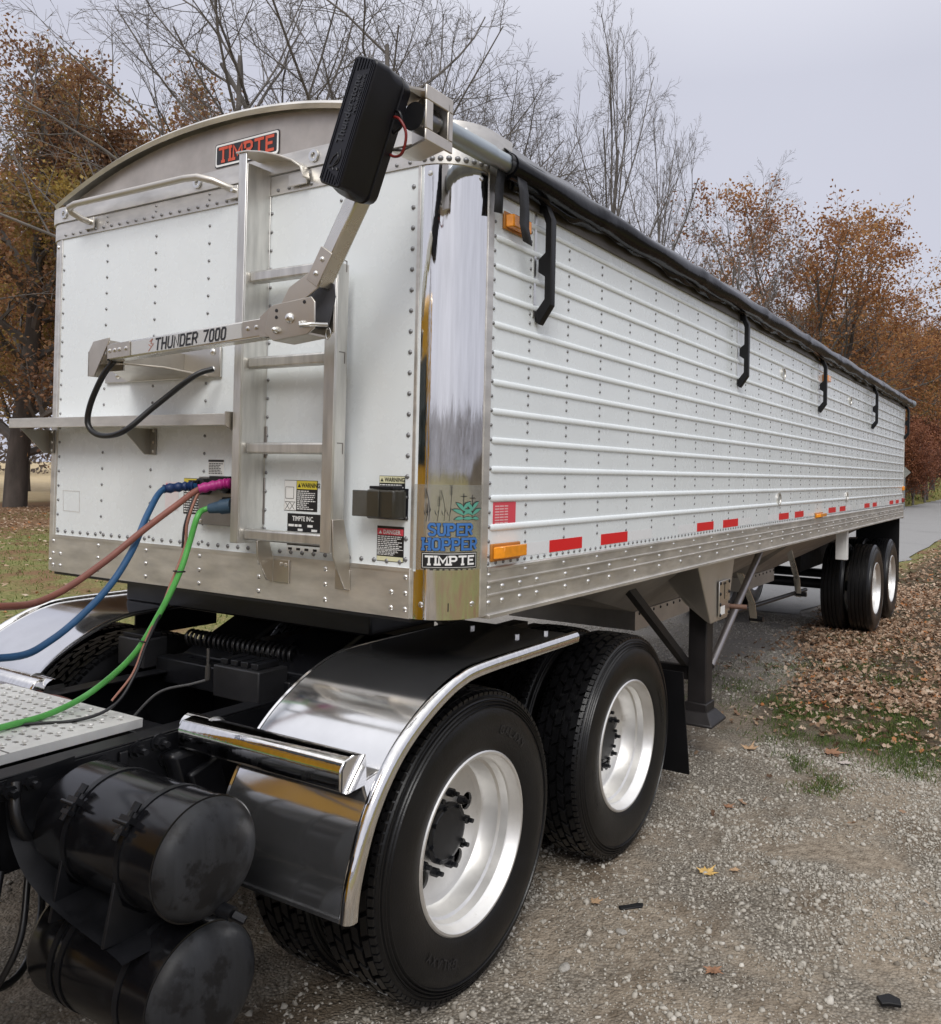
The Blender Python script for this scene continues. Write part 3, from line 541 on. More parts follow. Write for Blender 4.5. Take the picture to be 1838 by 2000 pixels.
def leaf_cloud(tips, N, s0, s1, spread, seed, gaps=0.35):
    r_ = np.random.default_rng(seed); pick = r_.integers(0,len(tips),N); P = np.zeros((N,3)); key = np.zeros(N)
    tr_ = r_.random(N)
    for i in range(N):
        pts,Ln = tips[pick[i]]; f = tr_[i]*(len(pts)-1); k_ = min(int(f),len(pts)-2); P[i] = pts[k_].lerp(pts[k_+1],f-k_)[:]
    P += r_.normal(size=P.shape)*spread
    dn = vnoise(P[:,0]+37,P[:,1]*1.0+P[:,2]*1.3,1.7,seed+5); keep = dn > gaps*r_.random(N)*1.4; P = P[keep]; n_ = len(P)
    s = r_.uniform(s0,s1,n_); V,Fc = scatter(P,rotmats(n_),np.stack([s,s,s],1),lq_v,lq_f)
    clump = vnoise(P[:,0]*1.0-11,P[:,1]+P[:,2]*0.9,2.2,seed+9); A_ = np.clip(0.15+0.7*clump+r_.normal(0,.13,n_),0,1)
    return V,Fc,np.repeat(A_,2)
OAK = attr_mat('russet_oak_leaves', [(0.0,(0.13,0.065,0.034)),(0.3,(0.25,0.105,0.042)),(0.55,(0.37,0.175,0.072)),(0.8,(0.48,0.25,0.095)),(1.0,(0.44,0.27,0.10))], 0.6, 0.42)
BRN = attr_mat('olive_brown_leaves', [(0.0,(0.11,0.070,0.048)),(0.25,(0.22,0.115,0.066)),(0.5,(0.33,0.18,0.085)),(0.70,(0.27,0.21,0.07)),(0.88,(0.42,0.29,0.075)),(1.0,(0.50,0.35,0.09))], 0.6, 0.42)
REDD = attr_mat('dark_red_leaves', [(0.0,(0.08,0.036,0.026)),(0.5,(0.21,0.08,0.045)),(1.0,(0.32,0.14,0.065))], 0.6, 0.25)
def tree(name, label, cat, loc, rotz, proto, group):
    o = thing(name, label, cat, (loc[0],loc[1],float(hill(np.array(loc[0]),np.array(loc[1])))-0.05), group); o.rotation_euler = (0,0,rotz)
    for nm,me,mat_ in proto:
        c = bpy.data.objects.new(nm,me); COL.objects.link(c); c.parent = o
    return o
def proto(skel, mats, leaf=None, lm=None):
    V,Fc = skel_mesh([s for s in skel[0] if s[0] == 0]); V2,F2 = skel_mesh([s for s in skel[0] if s[0] > 0]); res = []
    for nm,(v,f),mt_ in (('trunk',(V,Fc),mats[0]),('branches',(V2,F2),mats[1])):
        o = npobj(nm,v,f,mt_,smooth=50); me = o.data; bpy.data.objects.remove(o); res.append((nm,me,mt_))
    if leaf is not None:
        o = npobj('crown',leaf[0],leaf[1],lm,attr=leaf[2]); me = o.data; bpy.data.objects.remove(o); res.append(('crown',me,lm))
    return res
def at(px, d):                       # a compass direction from the photographer's spot and a distance in metres
    return (CAM.x+px[0]*d, CAM.y+px[1]*d)
bareA = proto(skeleton(11,19.5,6,1.0,4,0.05,0.20,(10,7,6,5),r0=0.36,W=8.4),(BARKG,BARKG)); bareB = proto(skeleton(23,20,4,0.85,4,0.07,0.20,(10,6,6,4),r0=0.24,W=6.2),(BARKG,BARKG)); bareC = proto(skeleton(35,20,1,0.95,4,0.08,0.20,(15,7,6,4),r0=0.20,W=4.6),(BARKG,BARKG))
sk = skeleton(51,20,1,1.12,3,0.03,0.13,(26,9,6),wob=0.12,r0=0.46,ln=(0.44,0.50,0.5,0.5),W=10.2); oakL = proto(sk,(BARK,BARKG),leaf_cloud(sk[1],88000,0.12,0.23,0.33,5,0.82),BRN)
sk = skeleton(67,19,3,1.0,3,0.05,0.18,(11,8,6),r0=0.30,W=7.2); oakR = proto(sk,(BARK,BARKG),leaf_cloud(sk[1],58000,0.13,0.24,0.30,8,0.92),OAK)
sk = skeleton(83,16,3,1.0,4,0.05,0.12,(9,6,5,4),r0=0.20,W=5.2); mixT = proto(sk,(BARK,BARKG),leaf_cloud(sk[1],72000,0.11,0.20,0.34,13,0.70),BRN); rusT = proto(sk,(BARK,BARKG),leaf_cloud(sk[1],36000,0.12,0.22,0.32,17,0.85),OAK)
sk = skeleton(97,5.5,5,1.1,2,0.05,0.1,(7,5),r0=0.07,W=2.4); redS = proto(sk,(BARKG,BARKG),leaf_cloud(sk[1],16000,0.10,0.18,0.25,19,0.4),REDD)
g1,g2,g3 = 'bare trees behind the trailer','autumn trees on the left behind the trailer','autumn trees beyond the road on the right'
tree('oak_tree','big oak with thick dark trunk and golden brown leaves at the far left','tree',(-34.2,16.9),0.6,oakL,g2)
for d,(ux,uy),p,rz,lb in ((29,(-.718,.696),bareA,0.3,'tall bare many-stemmed tree behind the trailer roof and the black motor head'),(33,(-.571,.821),bareB,1.1,'bare tree with steep branches above the steel roll tube'),(34,(-.457,.889),bareC,2.0,'slim bare tree standing alone against the sky above the tarp front'),
    (44,(-.336,.942),bareB,3.3,'bare spreading tree over the middle of the tarp, left of the rust oak'),(40,(-.410,.912),bareC,4.4,'smaller bare tree between the slim tree and the spreading bare tree'),(47,(-.655,.756),bareC,.9,'bare tree half hidden behind the black motor head'),(38,(-.622,.783),bareA,2.4,'bare wide tree right behind the black motor head')):
    o = tree('bare_tree',lb,'tree',at((ux,uy),d),rz,p,g1)
    if 'smaller' in lb: o.scale = (0.85,)*3
    if 'spreading' in lb: o.scale = (0.93,)*3
    if 'slim' in lb: o.scale = (0.85,0.85,1.02)
for d,(ux,uy),p,rz,sc_,lb in ((44,(-.851,.525),mixT,.4,1.27,'brown half bare tree right behind the big oak'),(46,(-.816,.578),mixT,2.2,1.38,'russet brown tree at the left end of the trailer roof'),(49,(-.784,.620),mixT,4.0,1.28,'brown tree showing over the grab bar on the trailer front'),(60,(-.872,.490),mixT,1.3,1.3,'tall brown tree beside the oak trunk'),(46,(-.84,.543),bareC,1.0,.8,'bare grey tree among brown trees left of the trailer'),(45,(-.80,.60),bareB,5.0,.62,'low bare tree at the upper left corner of the trailer'),(56,(-.760,.650),mixT,3.0,1.15,'thin brown tree over the orange lettered plate'),(75,(-.905,.425),mixT,5.2,1.6,'brown tree at the far left edge behind the oak'),(53,(-.866,.500),rusT,.7,1.35,'rust leaved tree just right of the oak crown'),(58,(-.833,.553),mixT,1.9,1.5,'tall brown tree in the second row left of the trailer roof'),(60,(-.800,.600),rusT,3.3,1.35,'rust tree in the second row above the arch of the roof'),(66,(-.770,.638),mixT,2.6,1.3,'far brown tree above the roof arch behind the bare limbs'),(64,(-.885,.466),rusT,4.4,1.45,'rust tree whose low crown shows beside the oak trunk')):
    o = tree('brown_tree' if p is mixT else 'bare_tree',lb,'tree',at((ux,uy),d),rz,p,g2); o.scale = (sc_,)*3
for d,(ux,uy),p,rz,sc_,lb in ((54,(-.226,.974),oakR,.5,1.08,'broad rust orange oak above the rear half of the tarp'),(66,(-.262,.965),mixT,1.5,.95,'brown tree low behind the tarp left of the rust oak'),(70,(-.205,.979),rusT,2.5,.85,'orange brown tree just right of the rust oak trunk'),(76,(-.178,.984),rusT,.9,.95,'orange tree at the roadside woods nearest the rust oak'),(82,(-.150,.989),rusT,4.0,1.1,'tall rust tree over the rear corner of the trailer'),(88,(-.122,.992),mixT,2.0,1.25,'olive brown tree at the right picture edge'),
    (92,(-.135,.991),rusT,5.5,1.2,'rust tree behind the road sign'),(104,(-.105,.994),rusT,3.1,1.3,'rust tree beyond the end of the road'),(74,(-.300,.954),mixT,.2,.85,'brown tree between bare trees low over the tarp'),(110,(-.09,.996),mixT,1.2,1.2,'brown tree farthest along the road'),(62,(-.186,.982),mixT,2.9,1.05,'brown tree touching the right side of the rust oak'),(60,(-.280,.960),rusT,4.2,.8,'low rust tree at the left foot of the rust oak'),(96,(-.155,.988),rusT,1.1,1.25,'rust tree high on the wooded slope'),(84,(-.112,.994),rusT,2.2,1.2,'orange tree leaning over the road at the right edge'),(84,(-.165,.986),bareC,.5,.95,'bare grey tree rising out of the rust woods'),(86,(-.19,.98),mixT,3.6,1.1,'dull brown tree deep behind the rust oak')):
    o = tree({id(oakR):'oak_tree',id(bareC):'bare_tree'}.get(id(p),'rust_tree'),lb,'tree',at((ux,uy),d),rz,p,g3); o.scale = (sc_,)*3
    if p is oakR: o.scale = (sc_*1.05,sc_*1.05,sc_)
for i,(d,(ux,uy),sc_,lb) in enumerate(((64,(-.136,.991),1.0,'dark red shrub by the road sign'),(70,(-.124,.992),1.2,'dark red shrub right of the road sign'),(78,(-.112,.994),1.3,'dark red shrub where the road meets the picture edge'),(66,(-.150,.989),1.1,'dark red shrub hidden partly by the rear trailer corner'),(90,(-.118,.993),1.5,'dark red thicket at the foot of the rust woods'))):
    o = tree('red_shrub',lb,'shrub',at((ux,uy),d),i*1.3,redS,'red shrubs along the road'); o.scale = (sc_,)*3
# woods far off round the fields: reads as one mass
N = 130000; a = rng.uniform(0,2*PI,N); d = rng.uniform(120,150,N)+25*vnoise(a*9,a*0+3.3,1.0,78); top = 9+6*vnoise(a*40,a*0+.5,1.0,77)
P = np.stack([CAM.x+d*np.sin(a),CAM.y+d*np.cos(a),rng.random(N)**0.8*top],1); P[:,2] += hill(P[:,0],P[:,1]); s = rng.uniform(0.35,1.0,N)
V,Fc = scatter(P,rotmats(N),np.stack([s,s,s],1),lq_v,lq_f)
FARW = attr_mat('far_woods_leaves', [(0.0,(0.075,0.062,0.055)),(0.5,(0.13,0.105,0.09)),(1.0,(0.20,0.145,0.10))], 0.9, 0.1, objvar=False)
npobj('far_woods', V, Fc, FARW, kind='stuff', attr=np.repeat(np.clip(rng.normal(.5,.25,N),0,1),2))
# road sign seen from behind
x,y = at((-.1325,.991),58); zh = float(hill(np.array(x),np.array(y)))
sg = thing('road_sign','grey back of a diamond road sign on a post past the trailer rear','road sign',(x,y,zh))
obj('sign_post', MB().box(x-.03,x+.03,y-.02,y+.02,zh-.05,zh+2.55), GALV, sg); c = (x,y-.03,zh+2.35); obj('sign_panel', MB().prism([(x-.36,y-.025,zh+2.4),(x,y-.025,zh+2.04),(x+.36,y-.025,zh+2.4),(x,y-.025,zh+2.76)],(0,.006,0)), M('sign_back',(0.36,0.37,0.34),0.5,0.6), sg)
# ================================================================ GRAIN TRAILER
H, CR, ZB, ZS, ZT, TL = 1.295, 0.175, 1.392, 1.570, 3.022, 10.78
tr = thing('grain_trailer', 'long white ribbed hopper trailer with polished rounded corners on black wheels', 'trailer', (0,5.5,0))
rv = MB()          # every small rivet of the body: too small to pick apart one by one
def arc_corner(sx, rad, z0, z1, n=18, ext=0.0):
    cx, cy = sx*(H-CR), CR; pts = []
    if ext: pts.append((cx-sx*ext, cy-rad))
    for k in range(n+1):
        t = (PI/2)*k/n; pts.append((cx+sx*rad*math.sin(t), cy-rad*math.cos(t)))
    if ext: pts.append((cx+sx*rad, cy+ext))
    return pts
# front wall
b = MB().box(-1.135,1.135,0.0,0.03,ZS-0.01,ZT+0.01); obj('front_panel', b, WHITE, tr, bevel=0.002)
# rounded polished corners with their edge strips
for sx in (1,-1):
    p = arc_corner(sx, CR, ZB, ZT); m_ = MB(); V=[]; 
    zz = np.linspace(ZB,ZT+0.02,24)
    for z in zz:
        for (x,y) in p: V.append((x,y,z))
    n = len(p); m_.add(V, [(j*n+i,j*n+i+1,(j+1)*n+i+1,(j+1)*n+i) for j in range(len(zz)-1) for i in range(n-1)])
    cp = obj('corner_panel', m_, CHROME if sx>0 else ALU, tr, smooth=60)
    s1 = MB().box(*sorted((sx*(H-CR)-sx*0.010,sx*(H-CR)+sx*0.004)),-0.004,0.012,ZB,ZT); obj('edge_strip', s1, ALU, cp, bevel=0.001)
    s1 = MB().box(*sorted((sx*(H-0.008),sx*(H+0.004))),CR-0.004,CR+0.034,ZB,ZT); obj('edge_strip', s1, ALU, cp, bevel=0.001)
    for z in (1.445,2.98):
        for t in (0.22,1.32):
            c = (sx*(H-CR)+sx*CR*math.sin(t), CR-CR*math.cos(t), z)
            obj('bolt', MB().dome(c,(sx*math.sin(t),-math.cos(t),0),0.011), BOLT, cp)
# side walls: smooth skin plus one rolled rib per row
RIBZ = [2.899-0.1077*k for k in range(12)]
for sx in (1,-1):
    b = MB().box(*sorted((sx*(H-0.03),sx*H)),CR+0.002,TL,ZS-0.01,ZT); sp = obj('side_panel', b, WHITE, tr)
    for z in RIBZ:
        prof = [(sx*(H-0.004),0,z-0.0145)]+[(sx*(H+0.0085*math.sin(PI*k/8)),0,z-0.0130*math.cos(PI*k/8)) for k in range(0,9)]+[(sx*(H-0.004),0,z+0.0145)]
        prof = [(x,CR+0.034,zz) for x,_,zz in prof]
        m_ = MB(); nv = len(prof); yy = [CR+0.036,CR+0.062,TL-0.06,TL-0.012]; kk = [0.0,1.0,1.0,0.0]
        for y,k_ in zip(yy,kk): m_.v += [(sx*(H-0.004)+(x-sx*(H-0.004))*k_,y,z+(zz-z)*(0.6+0.4*k_)) for x,_,zz in prof]
        m_.f = [(j*nv+i,j*nv+i+1,(j+1)*nv+i+1,(j+1)*nv+i) for j in range(3) for i in range(nv-1)]; o = obj('rib', m_, WHITE, sp, smooth=60)
# rear wall, floor skirt and lid edge
obj('rear_panel', MB().box(-H+0.03,H-0.03,TL-0.03,TL,ZB,ZT), WHITE, tr)
obj('rear_post', MB().box(H-0.045,H+0.006,TL-0.012,TL+0.03,ZB-0.03,ZT), ALU, tr, bevel=0.003)
obj('rear_post', MB().box(-H-0.006,-H+0.045,TL-0.012,TL+0.03,ZB-0.03,ZT), ALU, tr, bevel=0.003)
# bottom rails
fr = obj('front_rail', MB().box(-1.118,1.118,-0.012,0.04,ZB,ZS), ALU, tr, bevel=0.002)
obj('rail_lip', MB().box(-1.118,1.118,-0.016,-0.013,ZS-0.012,ZS+0.002), ALU, fr)
obj('rail_lip', MB().box(-1.10,1.12,-0.008,0.3,ZB-0.012,ZB-0.001), BLACK, fr)
def dome_part(me_cache={}, **k): pass
BM = {}
def bolts(name, pts, nn, r, m, parent, h=None, n=8):           # alike pieces share one mesh
    key = (name, tuple(np.round(nn,3)), r, m.name)
    for p in pts:
        if key not in BM:
            o = obj(name, MB().dome((0,0,0),nn,r,h,n,3), m, None, org=(0,0,0)); BM[key] = o
        else:
            o = BM[key].copy(); COL.objects.link(o)
        o.parent = parent; o.location = np.asarray(p)-worg(parent)
FX = [-1.105,-1.045,-0.74,-0.384,-0.021,0.344,0.709,1.035,1.10]
pts = []
for x in FX:
    for z in ((1.54,1.482,1.425) if x not in (-1.045,1.035) else (1.482,1.425)): pts.append((x,-0.012,z))
bolts('bolt', pts, (0,-1,0), 0.0105, BOLT, fr)
for sx in (1,-1):
    sr = obj('side_rail', MB().box(*sorted((sx*(H-0.05),sx*(H+0.003))),CR+0.036,TL,ZB,ZS), ALU, tr)
    for z,hh in ((1.513,0.006),(1.465,0.006),(1.560,0.010)):
        obj('rail_ridge', MB().prism([(sx*(H+0.002),CR+0.036,z-hh),(sx*(H+0.010),CR+0.036,z-hh*0.4),(sx*(H+0.010),CR+0.036,z+hh*0.4),(sx*(H+0.002),CR+0.036,z+hh)],(0,TL-CR-0.04,0)), ALU, sr)
    obj('rail_lip', MB().box(*sorted((sx*(H-0.06),sx*(H+0.016))),CR+0.036,TL,ZB-0.012,ZB+0.004), ALU, sr, bevel=0.002)
    if sx > 0:
        ys = [0.222,0.312,0.435,0.562]+[0.796+0.2105*k for k in range(3)]+[1.505+0.306*k for k in range(30)]
        bolts('bolt', [(H+0.003,y,z) for y in ys if y < TL-0.1 for z in (1.491,1.437)], (1,0,0), 0.0125, BOLT, sr)
        bolts('bolt', [(H+0.003,0.222,1.54)]+[(H+0.003,0.473+0.3075*k,1.541) for k in range(12)], (1,0,0), 0.0105, BOLT, sr)
        for y in np.arange(0.217,TL-0.05,0.0505): rv.dome((H,y,1.5825),(1,0,0),0.0085,0.006,6,2)
        for k in range(34):          # vertical rows where the wall posts stand
            y = 0.47+0.309*k
            for zi in RIBZ: 
                for dz in (0.036,0.072): rv.dome((H,y,zi+dz-0.10),(1,0,0),0.0075,0.0055,6,2)
        for z in np.arange(1.61,3.0,0.0538): rv.dome((H+0.0005,CR+0.043,z),(1,0,0),0.0075,0.006,6,2)
        for y in np.arange(0.25,TL-0.1,0.07): rv.dome((H+0.001,y,2.975),(1,0,0),0.0075,0.006,6,2)
# small rivets of the front wall
for x,z0,z1,st in ((-0.743,1.60,2.97,0.0745),(-0.382,1.60,2.97,0.0745),(-0.022,1.60,2.97,0.0745),(0.358,1.60,2.97,0.0745),(0.735,1.60,2.97,0.0745),(1.088,1.60,3.0,0.0745),(-1.095,1.60,2.97,0.07)):
    for z in np.arange(z0,z1,st): rv.dome((x,0,z),(0,-1,0),0.0078 if x<1 else 0.0105,0.006,6,2)
for x in np.arange(-1.09,1.12,0.0615): rv.dome((x,0,1.590),(0,-1,0),0.0105,0.007,6,2)
# top band: lower strip with rivets, upper rail, wrapped round the corners
def band(name, z0, z1, off, mat_, parent):
    pl = [(-H-off,0.45)]+[(x,y) for x,y in arc_corner(-1,CR+off,0,0)][::-1]+[(x,y) for x,y in arc_corner(1,CR+off,0,0)]+[(H+off,0.30)]
    m_ = MB(); V = []
    for z in (z0,z1):
        for x,y in pl: V.append((x,y,z))
    n = len(pl); m_.add(V,[(i,i+1,n+i+1,n+i) for i in range(n-1)])
    V2 = [(x,y,z1) for x,y in pl]+[(x*0.97,y+0.035,z1) for x,y in pl]; m_.add(V2,[(i,i+1,n+i+1,n+i) for i in range(n-1)])
    V2 = [(x,y,z0) for x,y in pl]+[(x*0.985,y+0.012,z0) for x,y in pl]; m_.add(V2,[(i,i+1,n+i+1,n+i) for i in range(n-1)])
    return obj(name, m_, mat_, parent, smooth=50)
tb = band('top_band', 3.012, 3.088, 0.006, ALU, tr)
ur = band('upper_rail', 3.092, 3.165, 0.014, ALU, tr)
for x in np.arange(-1.08,1.12,0.0615): rv.dome((x,-0.006,3.028),(0,-1,0),0.0085,0.007,6,2)
for k in range(9):
    t = 0.1+1.35*k/8; rv.dome((H-CR+(CR+.006)*math.sin(t),CR-(CR+.006)*math.cos(t),3.03),(math.sin(t),-math.cos(t),0),0.0115,0.008,8,2)
for x in (-0.743,-0.382,-0.022,0.735):
    for z in (3.05,3.074): rv.dome((x,-0.006,z),(0,-1,0),0.0065,0.005,6,2)
for x in (-1.08,-0.09,0.60): obj('rail_eye', MB().lathe([(-0.006,0.024),(-0.006,0.012),(0.0,0.011),(0.0,0.026)],(x,-0.016,3.13),'y',16), BOLT, ur)
# arched bulkhead above the rail
def zarch(x): return 3.165+0.208*(1-(abs(x)/1.16)**2.15) if abs(x) < 1.16 else 3.165
AX = np.linspace(-1.158,1.158,41)
m_ = MB().prism([(x,0.03,zarch(x)) for x in AX]+[(1.158,0.03,3.16),(-1.158,0.03,3.16)],(0,0.02,0)); obj('arched_bulkhead', m_, BULK, tr)
m_ = MB(); prof = []
V = []
for x in AX:
    z = zarch(x); V += [(x,-0.012,z-0.006),(x,-0.020,z+0.012),(x,-0.004,z+0.028),(x,0.075,z+0.030),(x,0.075,z-0.002)]
m_.add(V,[(i*5+k,i*5+k+1,(i+1)*5+k+1,(i+1)*5+k) for i in range(len(AX)-1) for k in range(4)])
at = obj('arch_trim', m_, ALU, tr, smooth=50)
for x in (-0.86,-0.55,-0.2,0.2,0.55,0.95): obj('screw', MB().dome((x,0.03,zarch(x)+0.029),(0,0,1),0.011), BOLT, at)
obj('roof_end_cap', MB().sheet([(x,0.35,zarch(x)*0.985+0.03) for x in np.linspace(0.98,1.25,6)],(0,-0.28,0.02)), ALU, tr)
# sticker on the bulkhead
def plaque(name, x0,x1,z0,z1,y, mat_, parent, rad=0.012, d=0.0015, skew=0.0):
    P = []
    for (cx,cz,a0) in ((x1-rad,z1-rad,0),(x0+rad,z1-rad,90),(x0+rad,z0+rad,180),(x1-rad,z0+rad,270)):
        for k in range(5): a = R(a0+90*k/4); P.append((cx+rad*math.cos(a),y,cz+rad*math.sin(a)))
    return obj(name, MB().prism(P,(0,d,0)), mat_, parent, smooth=None)
pq = plaque('name_plate', -0.035,0.357,3.194,3.296,0.0265,INKB,tr)
plaque('border', -0.031,0.353,3.198,3.292,0.0255,INKW,pq,0.011); plaque('field', -0.022,0.344,3.207,3.283,0.0245,INKB,pq,0.007)
obj('lettering', strokes(MB(),'TIMPTE',-0.008,3.211,0.068,0.62,0.0125,lambda u,v,d:(u,0.0236-d,v),slab=0.13,gap=0.24,fit=0.338), INKR, pq, smooth=None, recalc=False)

# ---------------------------------------------------------------- decals and plates on the front wall
def text_lines(mb, x0,x1,z0,z1,n,y,fmap=None,ragged=0.25):
    h = (z1-z0)/n
    for k in range(n):
        x = x0; zc = z1-(k+0.5)*h; end = x0+(x1-x0)*(1-ragged*random.random())
        while x < end:
            wd = random.uniform(0.006,0.018); wd = min(wd,end-x)
            mb.quad((x,y,zc-h*.24),(x+wd,y,zc-h*.24),(x+wd,y,zc+h*.24),(x,y,zc+h*.24)); x += wd+0.003
    return mb
def flat(x0,x1,z0,z1,y): return MB().box(x0,x1,y,y+0.0012,z0,z1)
def tri_mark(mb,x,z,s,y): return mb.add([(x-s/2,y,z),(x+s/2,y,z),(x,y,z+s*.85)],[(0,1,2)])
def decal(name, x0,x1,z0,z1, mat_=INKB): return obj(name, flat(x0,x1,z0,z1,-0.0016), mat_, tr, smooth=None)
XZ = lambda x,z,y=-0.0036: frame_mtx((x,y,z),(1,0,0),(0,0,1))
# warning above the document box, danger below it
d = decal('warning_decal', 0.958,1.079,1.80,1.899); obj('header', flat(0.960,1.077,1.873,1.897,-0.0028), INKP, d, smooth=None)
ftext('lettering','WARNING',0.021,XZ(0.985,1.878),INKB,d,sx=0.92,off=0.0006); obj('triangle', tri_mark(MB(),0.972,1.878,0.015,-0.0036), INKB, d, smooth=None)
obj('small_print', text_lines(MB(),0.962,1.074,1.845,1.870,3,-0.0028), INKW, d, smooth=None)
d = decal('danger_decal', 0.953,1.079,1.588,1.716); obj('header', flat(0.955,1.077,1.684,1.707,-0.0028), INKRED, d, smooth=None)
ftext('lettering','DANGER',0.021,XZ(0.984,1.688),INKW,d,sx=0.95,off=0.0006); obj('triangle', tri_mark(MB(),0.970,1.688,0.015,-0.0036), INKW, d, smooth=None)
obj('small_print', text_lines(MB(),0.957,1.076,1.634,1.682,7,-0.0028), INKW, d, smooth=None)
obj('small_print', text_lines(MB(),0.957,1.076,1.610,1.630,4,-0.0028,ragged=.5), INKW, d, smooth=None)
obj('footer', flat(0.955,1.077,1.590,1.606,-0.0028), INKP, d, smooth=None); obj('divider', flat(0.955,1.077,1.631,1.633,-0.0030), INKW, d, smooth=None)
# warning with diagram behind the ladder
d = decal('warning_decal', 0.466,0.646,1.752,1.872, INKB); obj('diagram_panel', flat(0.468,0.533,1.754,1.870,-0.0028), INKW, d, smooth=None)
g = MB()
for (x0,z0,x1,z1) in ((0.475,1.80,0.520,1.80),(0.475,1.845,0.520,1.845),(0.475,1.80,0.475,1.845),(0.520,1.80,0.520,1.845),(0.475,1.757,0.498,1.785),(0.498,1.757,0.475,1.785),(0.50,1.757,0.525,1.785),(0.525,1.757,0.50,1.785),(0.472,1.787,0.530,1.787)):
    g.bar((x0,-0.0036,z0),(x1,-0.0036,z1),0.0014,0.0006,(0,1,0))
obj('diagram', g, INKB, d, smooth=None)
obj('header', flat(0.536,0.644,1.838,1.870,-0.0028), INKY, d, smooth=None); ftext('lettering','WARNING',0.024,XZ(0.562,1.845),INKB,d,sx=0.85,off=0.0006)
obj('triangle', tri_mark(MB(),0.550,1.845,0.018,-0.0036), INKB, d, smooth=None)
obj('small_print', text_lines(MB(),0.539,0.640,1.757,1.834,10,-0.0028,ragged=.5), INKW, d, smooth=None)
d = decal('maker_plate', 0.487,0.665,1.618,1.742); ftext('lettering','TIMPTE INC.',0.026,XZ(0.516,1.714),INKW,d,sx=0.82,off=0.0005)
g = MB()
for k in range(5):
    x = 0.494
    while x < 0.655:
        wd = random.uniform(0.012,0.030)
        if random.random() < .62: g.box(x,min(x+wd,0.660),-0.0028,-0.0016,1.700-0.0165*k-0.009,1.700-0.0165*k)
        x += wd+0.005
obj('data_field', g, INKW, d, smooth=None)
d = decal('registration_strip', 0.487,0.665,1.594,1.612, INKW); g = MB()
for k in range(4): g.box(0.495+0.045*k,0.515+0.045*k,-0.0028,-0.0016,1.599,1.608)
obj('small_print', g, INKB, d, smooth=None)
d = decal('notice_decal', 0.006,0.106,1.882,1.949, INKW); obj('header', flat(0.008,0.104,1.938,1.947,-0.0028), INKB, d, smooth=None)
obj('small_print', text_lines(MB(),0.012,0.10,1.886,1.934,7,-0.0028,ragged=.3), INKB, d, smooth=None)
d = decal('warning_decal', -0.150,-0.022,1.713,1.866); obj('header', flat(-0.148,-0.024,1.84,1.864,-0.0028), INKY, d, smooth=None)
obj('small_print', text_lines(MB(),-0.145,-0.03,1.718,1.835,11,-0.0028), INKW, d, smooth=None)
d = decal('faded_label', -0.275,-0.185,1.725,1.848, M('faded_pink',(0.78,0.70,0.70),0.4,var=.03)); obj('small_print', text_lines(MB(),-0.27,-0.19,1.80,1.843,3,-0.0028), INKRED, d, smooth=None)
g = MB()
for a,c in (((-1.057,1.786),(-0.921,1.786)),((-0.921,1.786),(-0.917,1.687)),((-0.917,1.687),(-1.05,1.69)),((-1.05,1.69),(-1.057,1.786))):
    g.bar((a[0],-0.001,a[1]),(c[0],-0.001,c[1]),0.0022,0.001,(0,1,0))
obj('label_outline', g, M('glue_residue',(0.60,0.58,0.55),0.6), tr, smooth=None)
# smoked document box
db = obj('document_box', MB().box(0.962,1.092,-0.075,-0.002,1.745,1.850), SMOKE, tr, bevel=0.008)
obj('box_lid', MB().box(0.905,1.030,-0.085,-0.077,1.752,1.846), SMOKE, db, bevel=0.003)
obj('box_hinge', MB().box(0.972,1.085,-0.07,-0.02,1.851,1.862), PLASTIC, db, bevel=0.002)
obj('box_back', MB().box(0.958,1.096,-0.0045,-0.0018,1.741,1.854), PLASTIC, db)
# three riveted doubler plates
for x0,x1,z0,z1 in ((0.322,0.360,1.958,2.085),(0.318,0.356,1.692,1.878)):
    pl = obj('doubler_plate', MB().box(x0,x1,-0.006,-0.0005,z0,z1), M('dull_plate',(0.36,0.33,0.31),0.5,1.0), tr, bevel=0.002)
    bolts('bolt', [((x0+x1)/2,-0.006,z0+(z1-z0)*k) for k in (0.1,0.5,0.9)], (0,-1,0), 0.0085, BOLT, pl)

# ---------------------------------------------------------------- wheat and corn sticker wrapped on the corner
def cyl_map(rad):
    def f(u,v,d): t = u/CR; rr = rad+d; return (H-CR+rr*math.sin(t), CR-rr*math.cos(t), v)
    return f
def wrap(mb0, rad):          # flat (u,v) polygons onto the corner
    f = cyl_map(rad); mb0.v = [f(x,z,0) for x,y,z in mb0.v]; return mb0
ARC = CR*PI/2
m_ = MB(); us = np.linspace(0.004,ARC-0.004,14); f = cyl_map(CR+0.0012)
m_.add([f(u,v,0) for v in (1.568,1.872) for u in us],[(i,i+1,14+i+1,14+i) for i in range(13)])
st = obj('clear_sticker', m_, FILM, tr, smooth=60)
uL = 0.038; uR = 0.246
def band_rect(u0,u1,v0,v1,rad,n=10):
    us = np.linspace(u0,u1,n); f = cyl_map(rad); m = MB()
    return m.add([f(u,v,0) for v in (v0,v1) for u in us],[(i,i+1,n+i+1,n+i) for i in range(n-1)])
obj('badge_border', band_rect(uL,uR,1.574,1.632,CR+0.0022), INKB, st, smooth=60); obj('badge_line', band_rect(uL+.004,uR-.004,1.578,1.628,CR+0.0028), INKW, st, smooth=60)
obj('badge_field', band_rect(uL+.006,uR-.006,1.580,1.626,CR+0.0034), INKB, st, smooth=60)
obj('badge_lettering', strokes(MB(),'TIMPTE',uL+0.014,1.586,0.035,0.62,0.0070,cyl_map(CR+0.0042),slab=0.13,gap=0.24,fit=uR-uL-0.028), INKW, st, smooth=None, recalc=False)
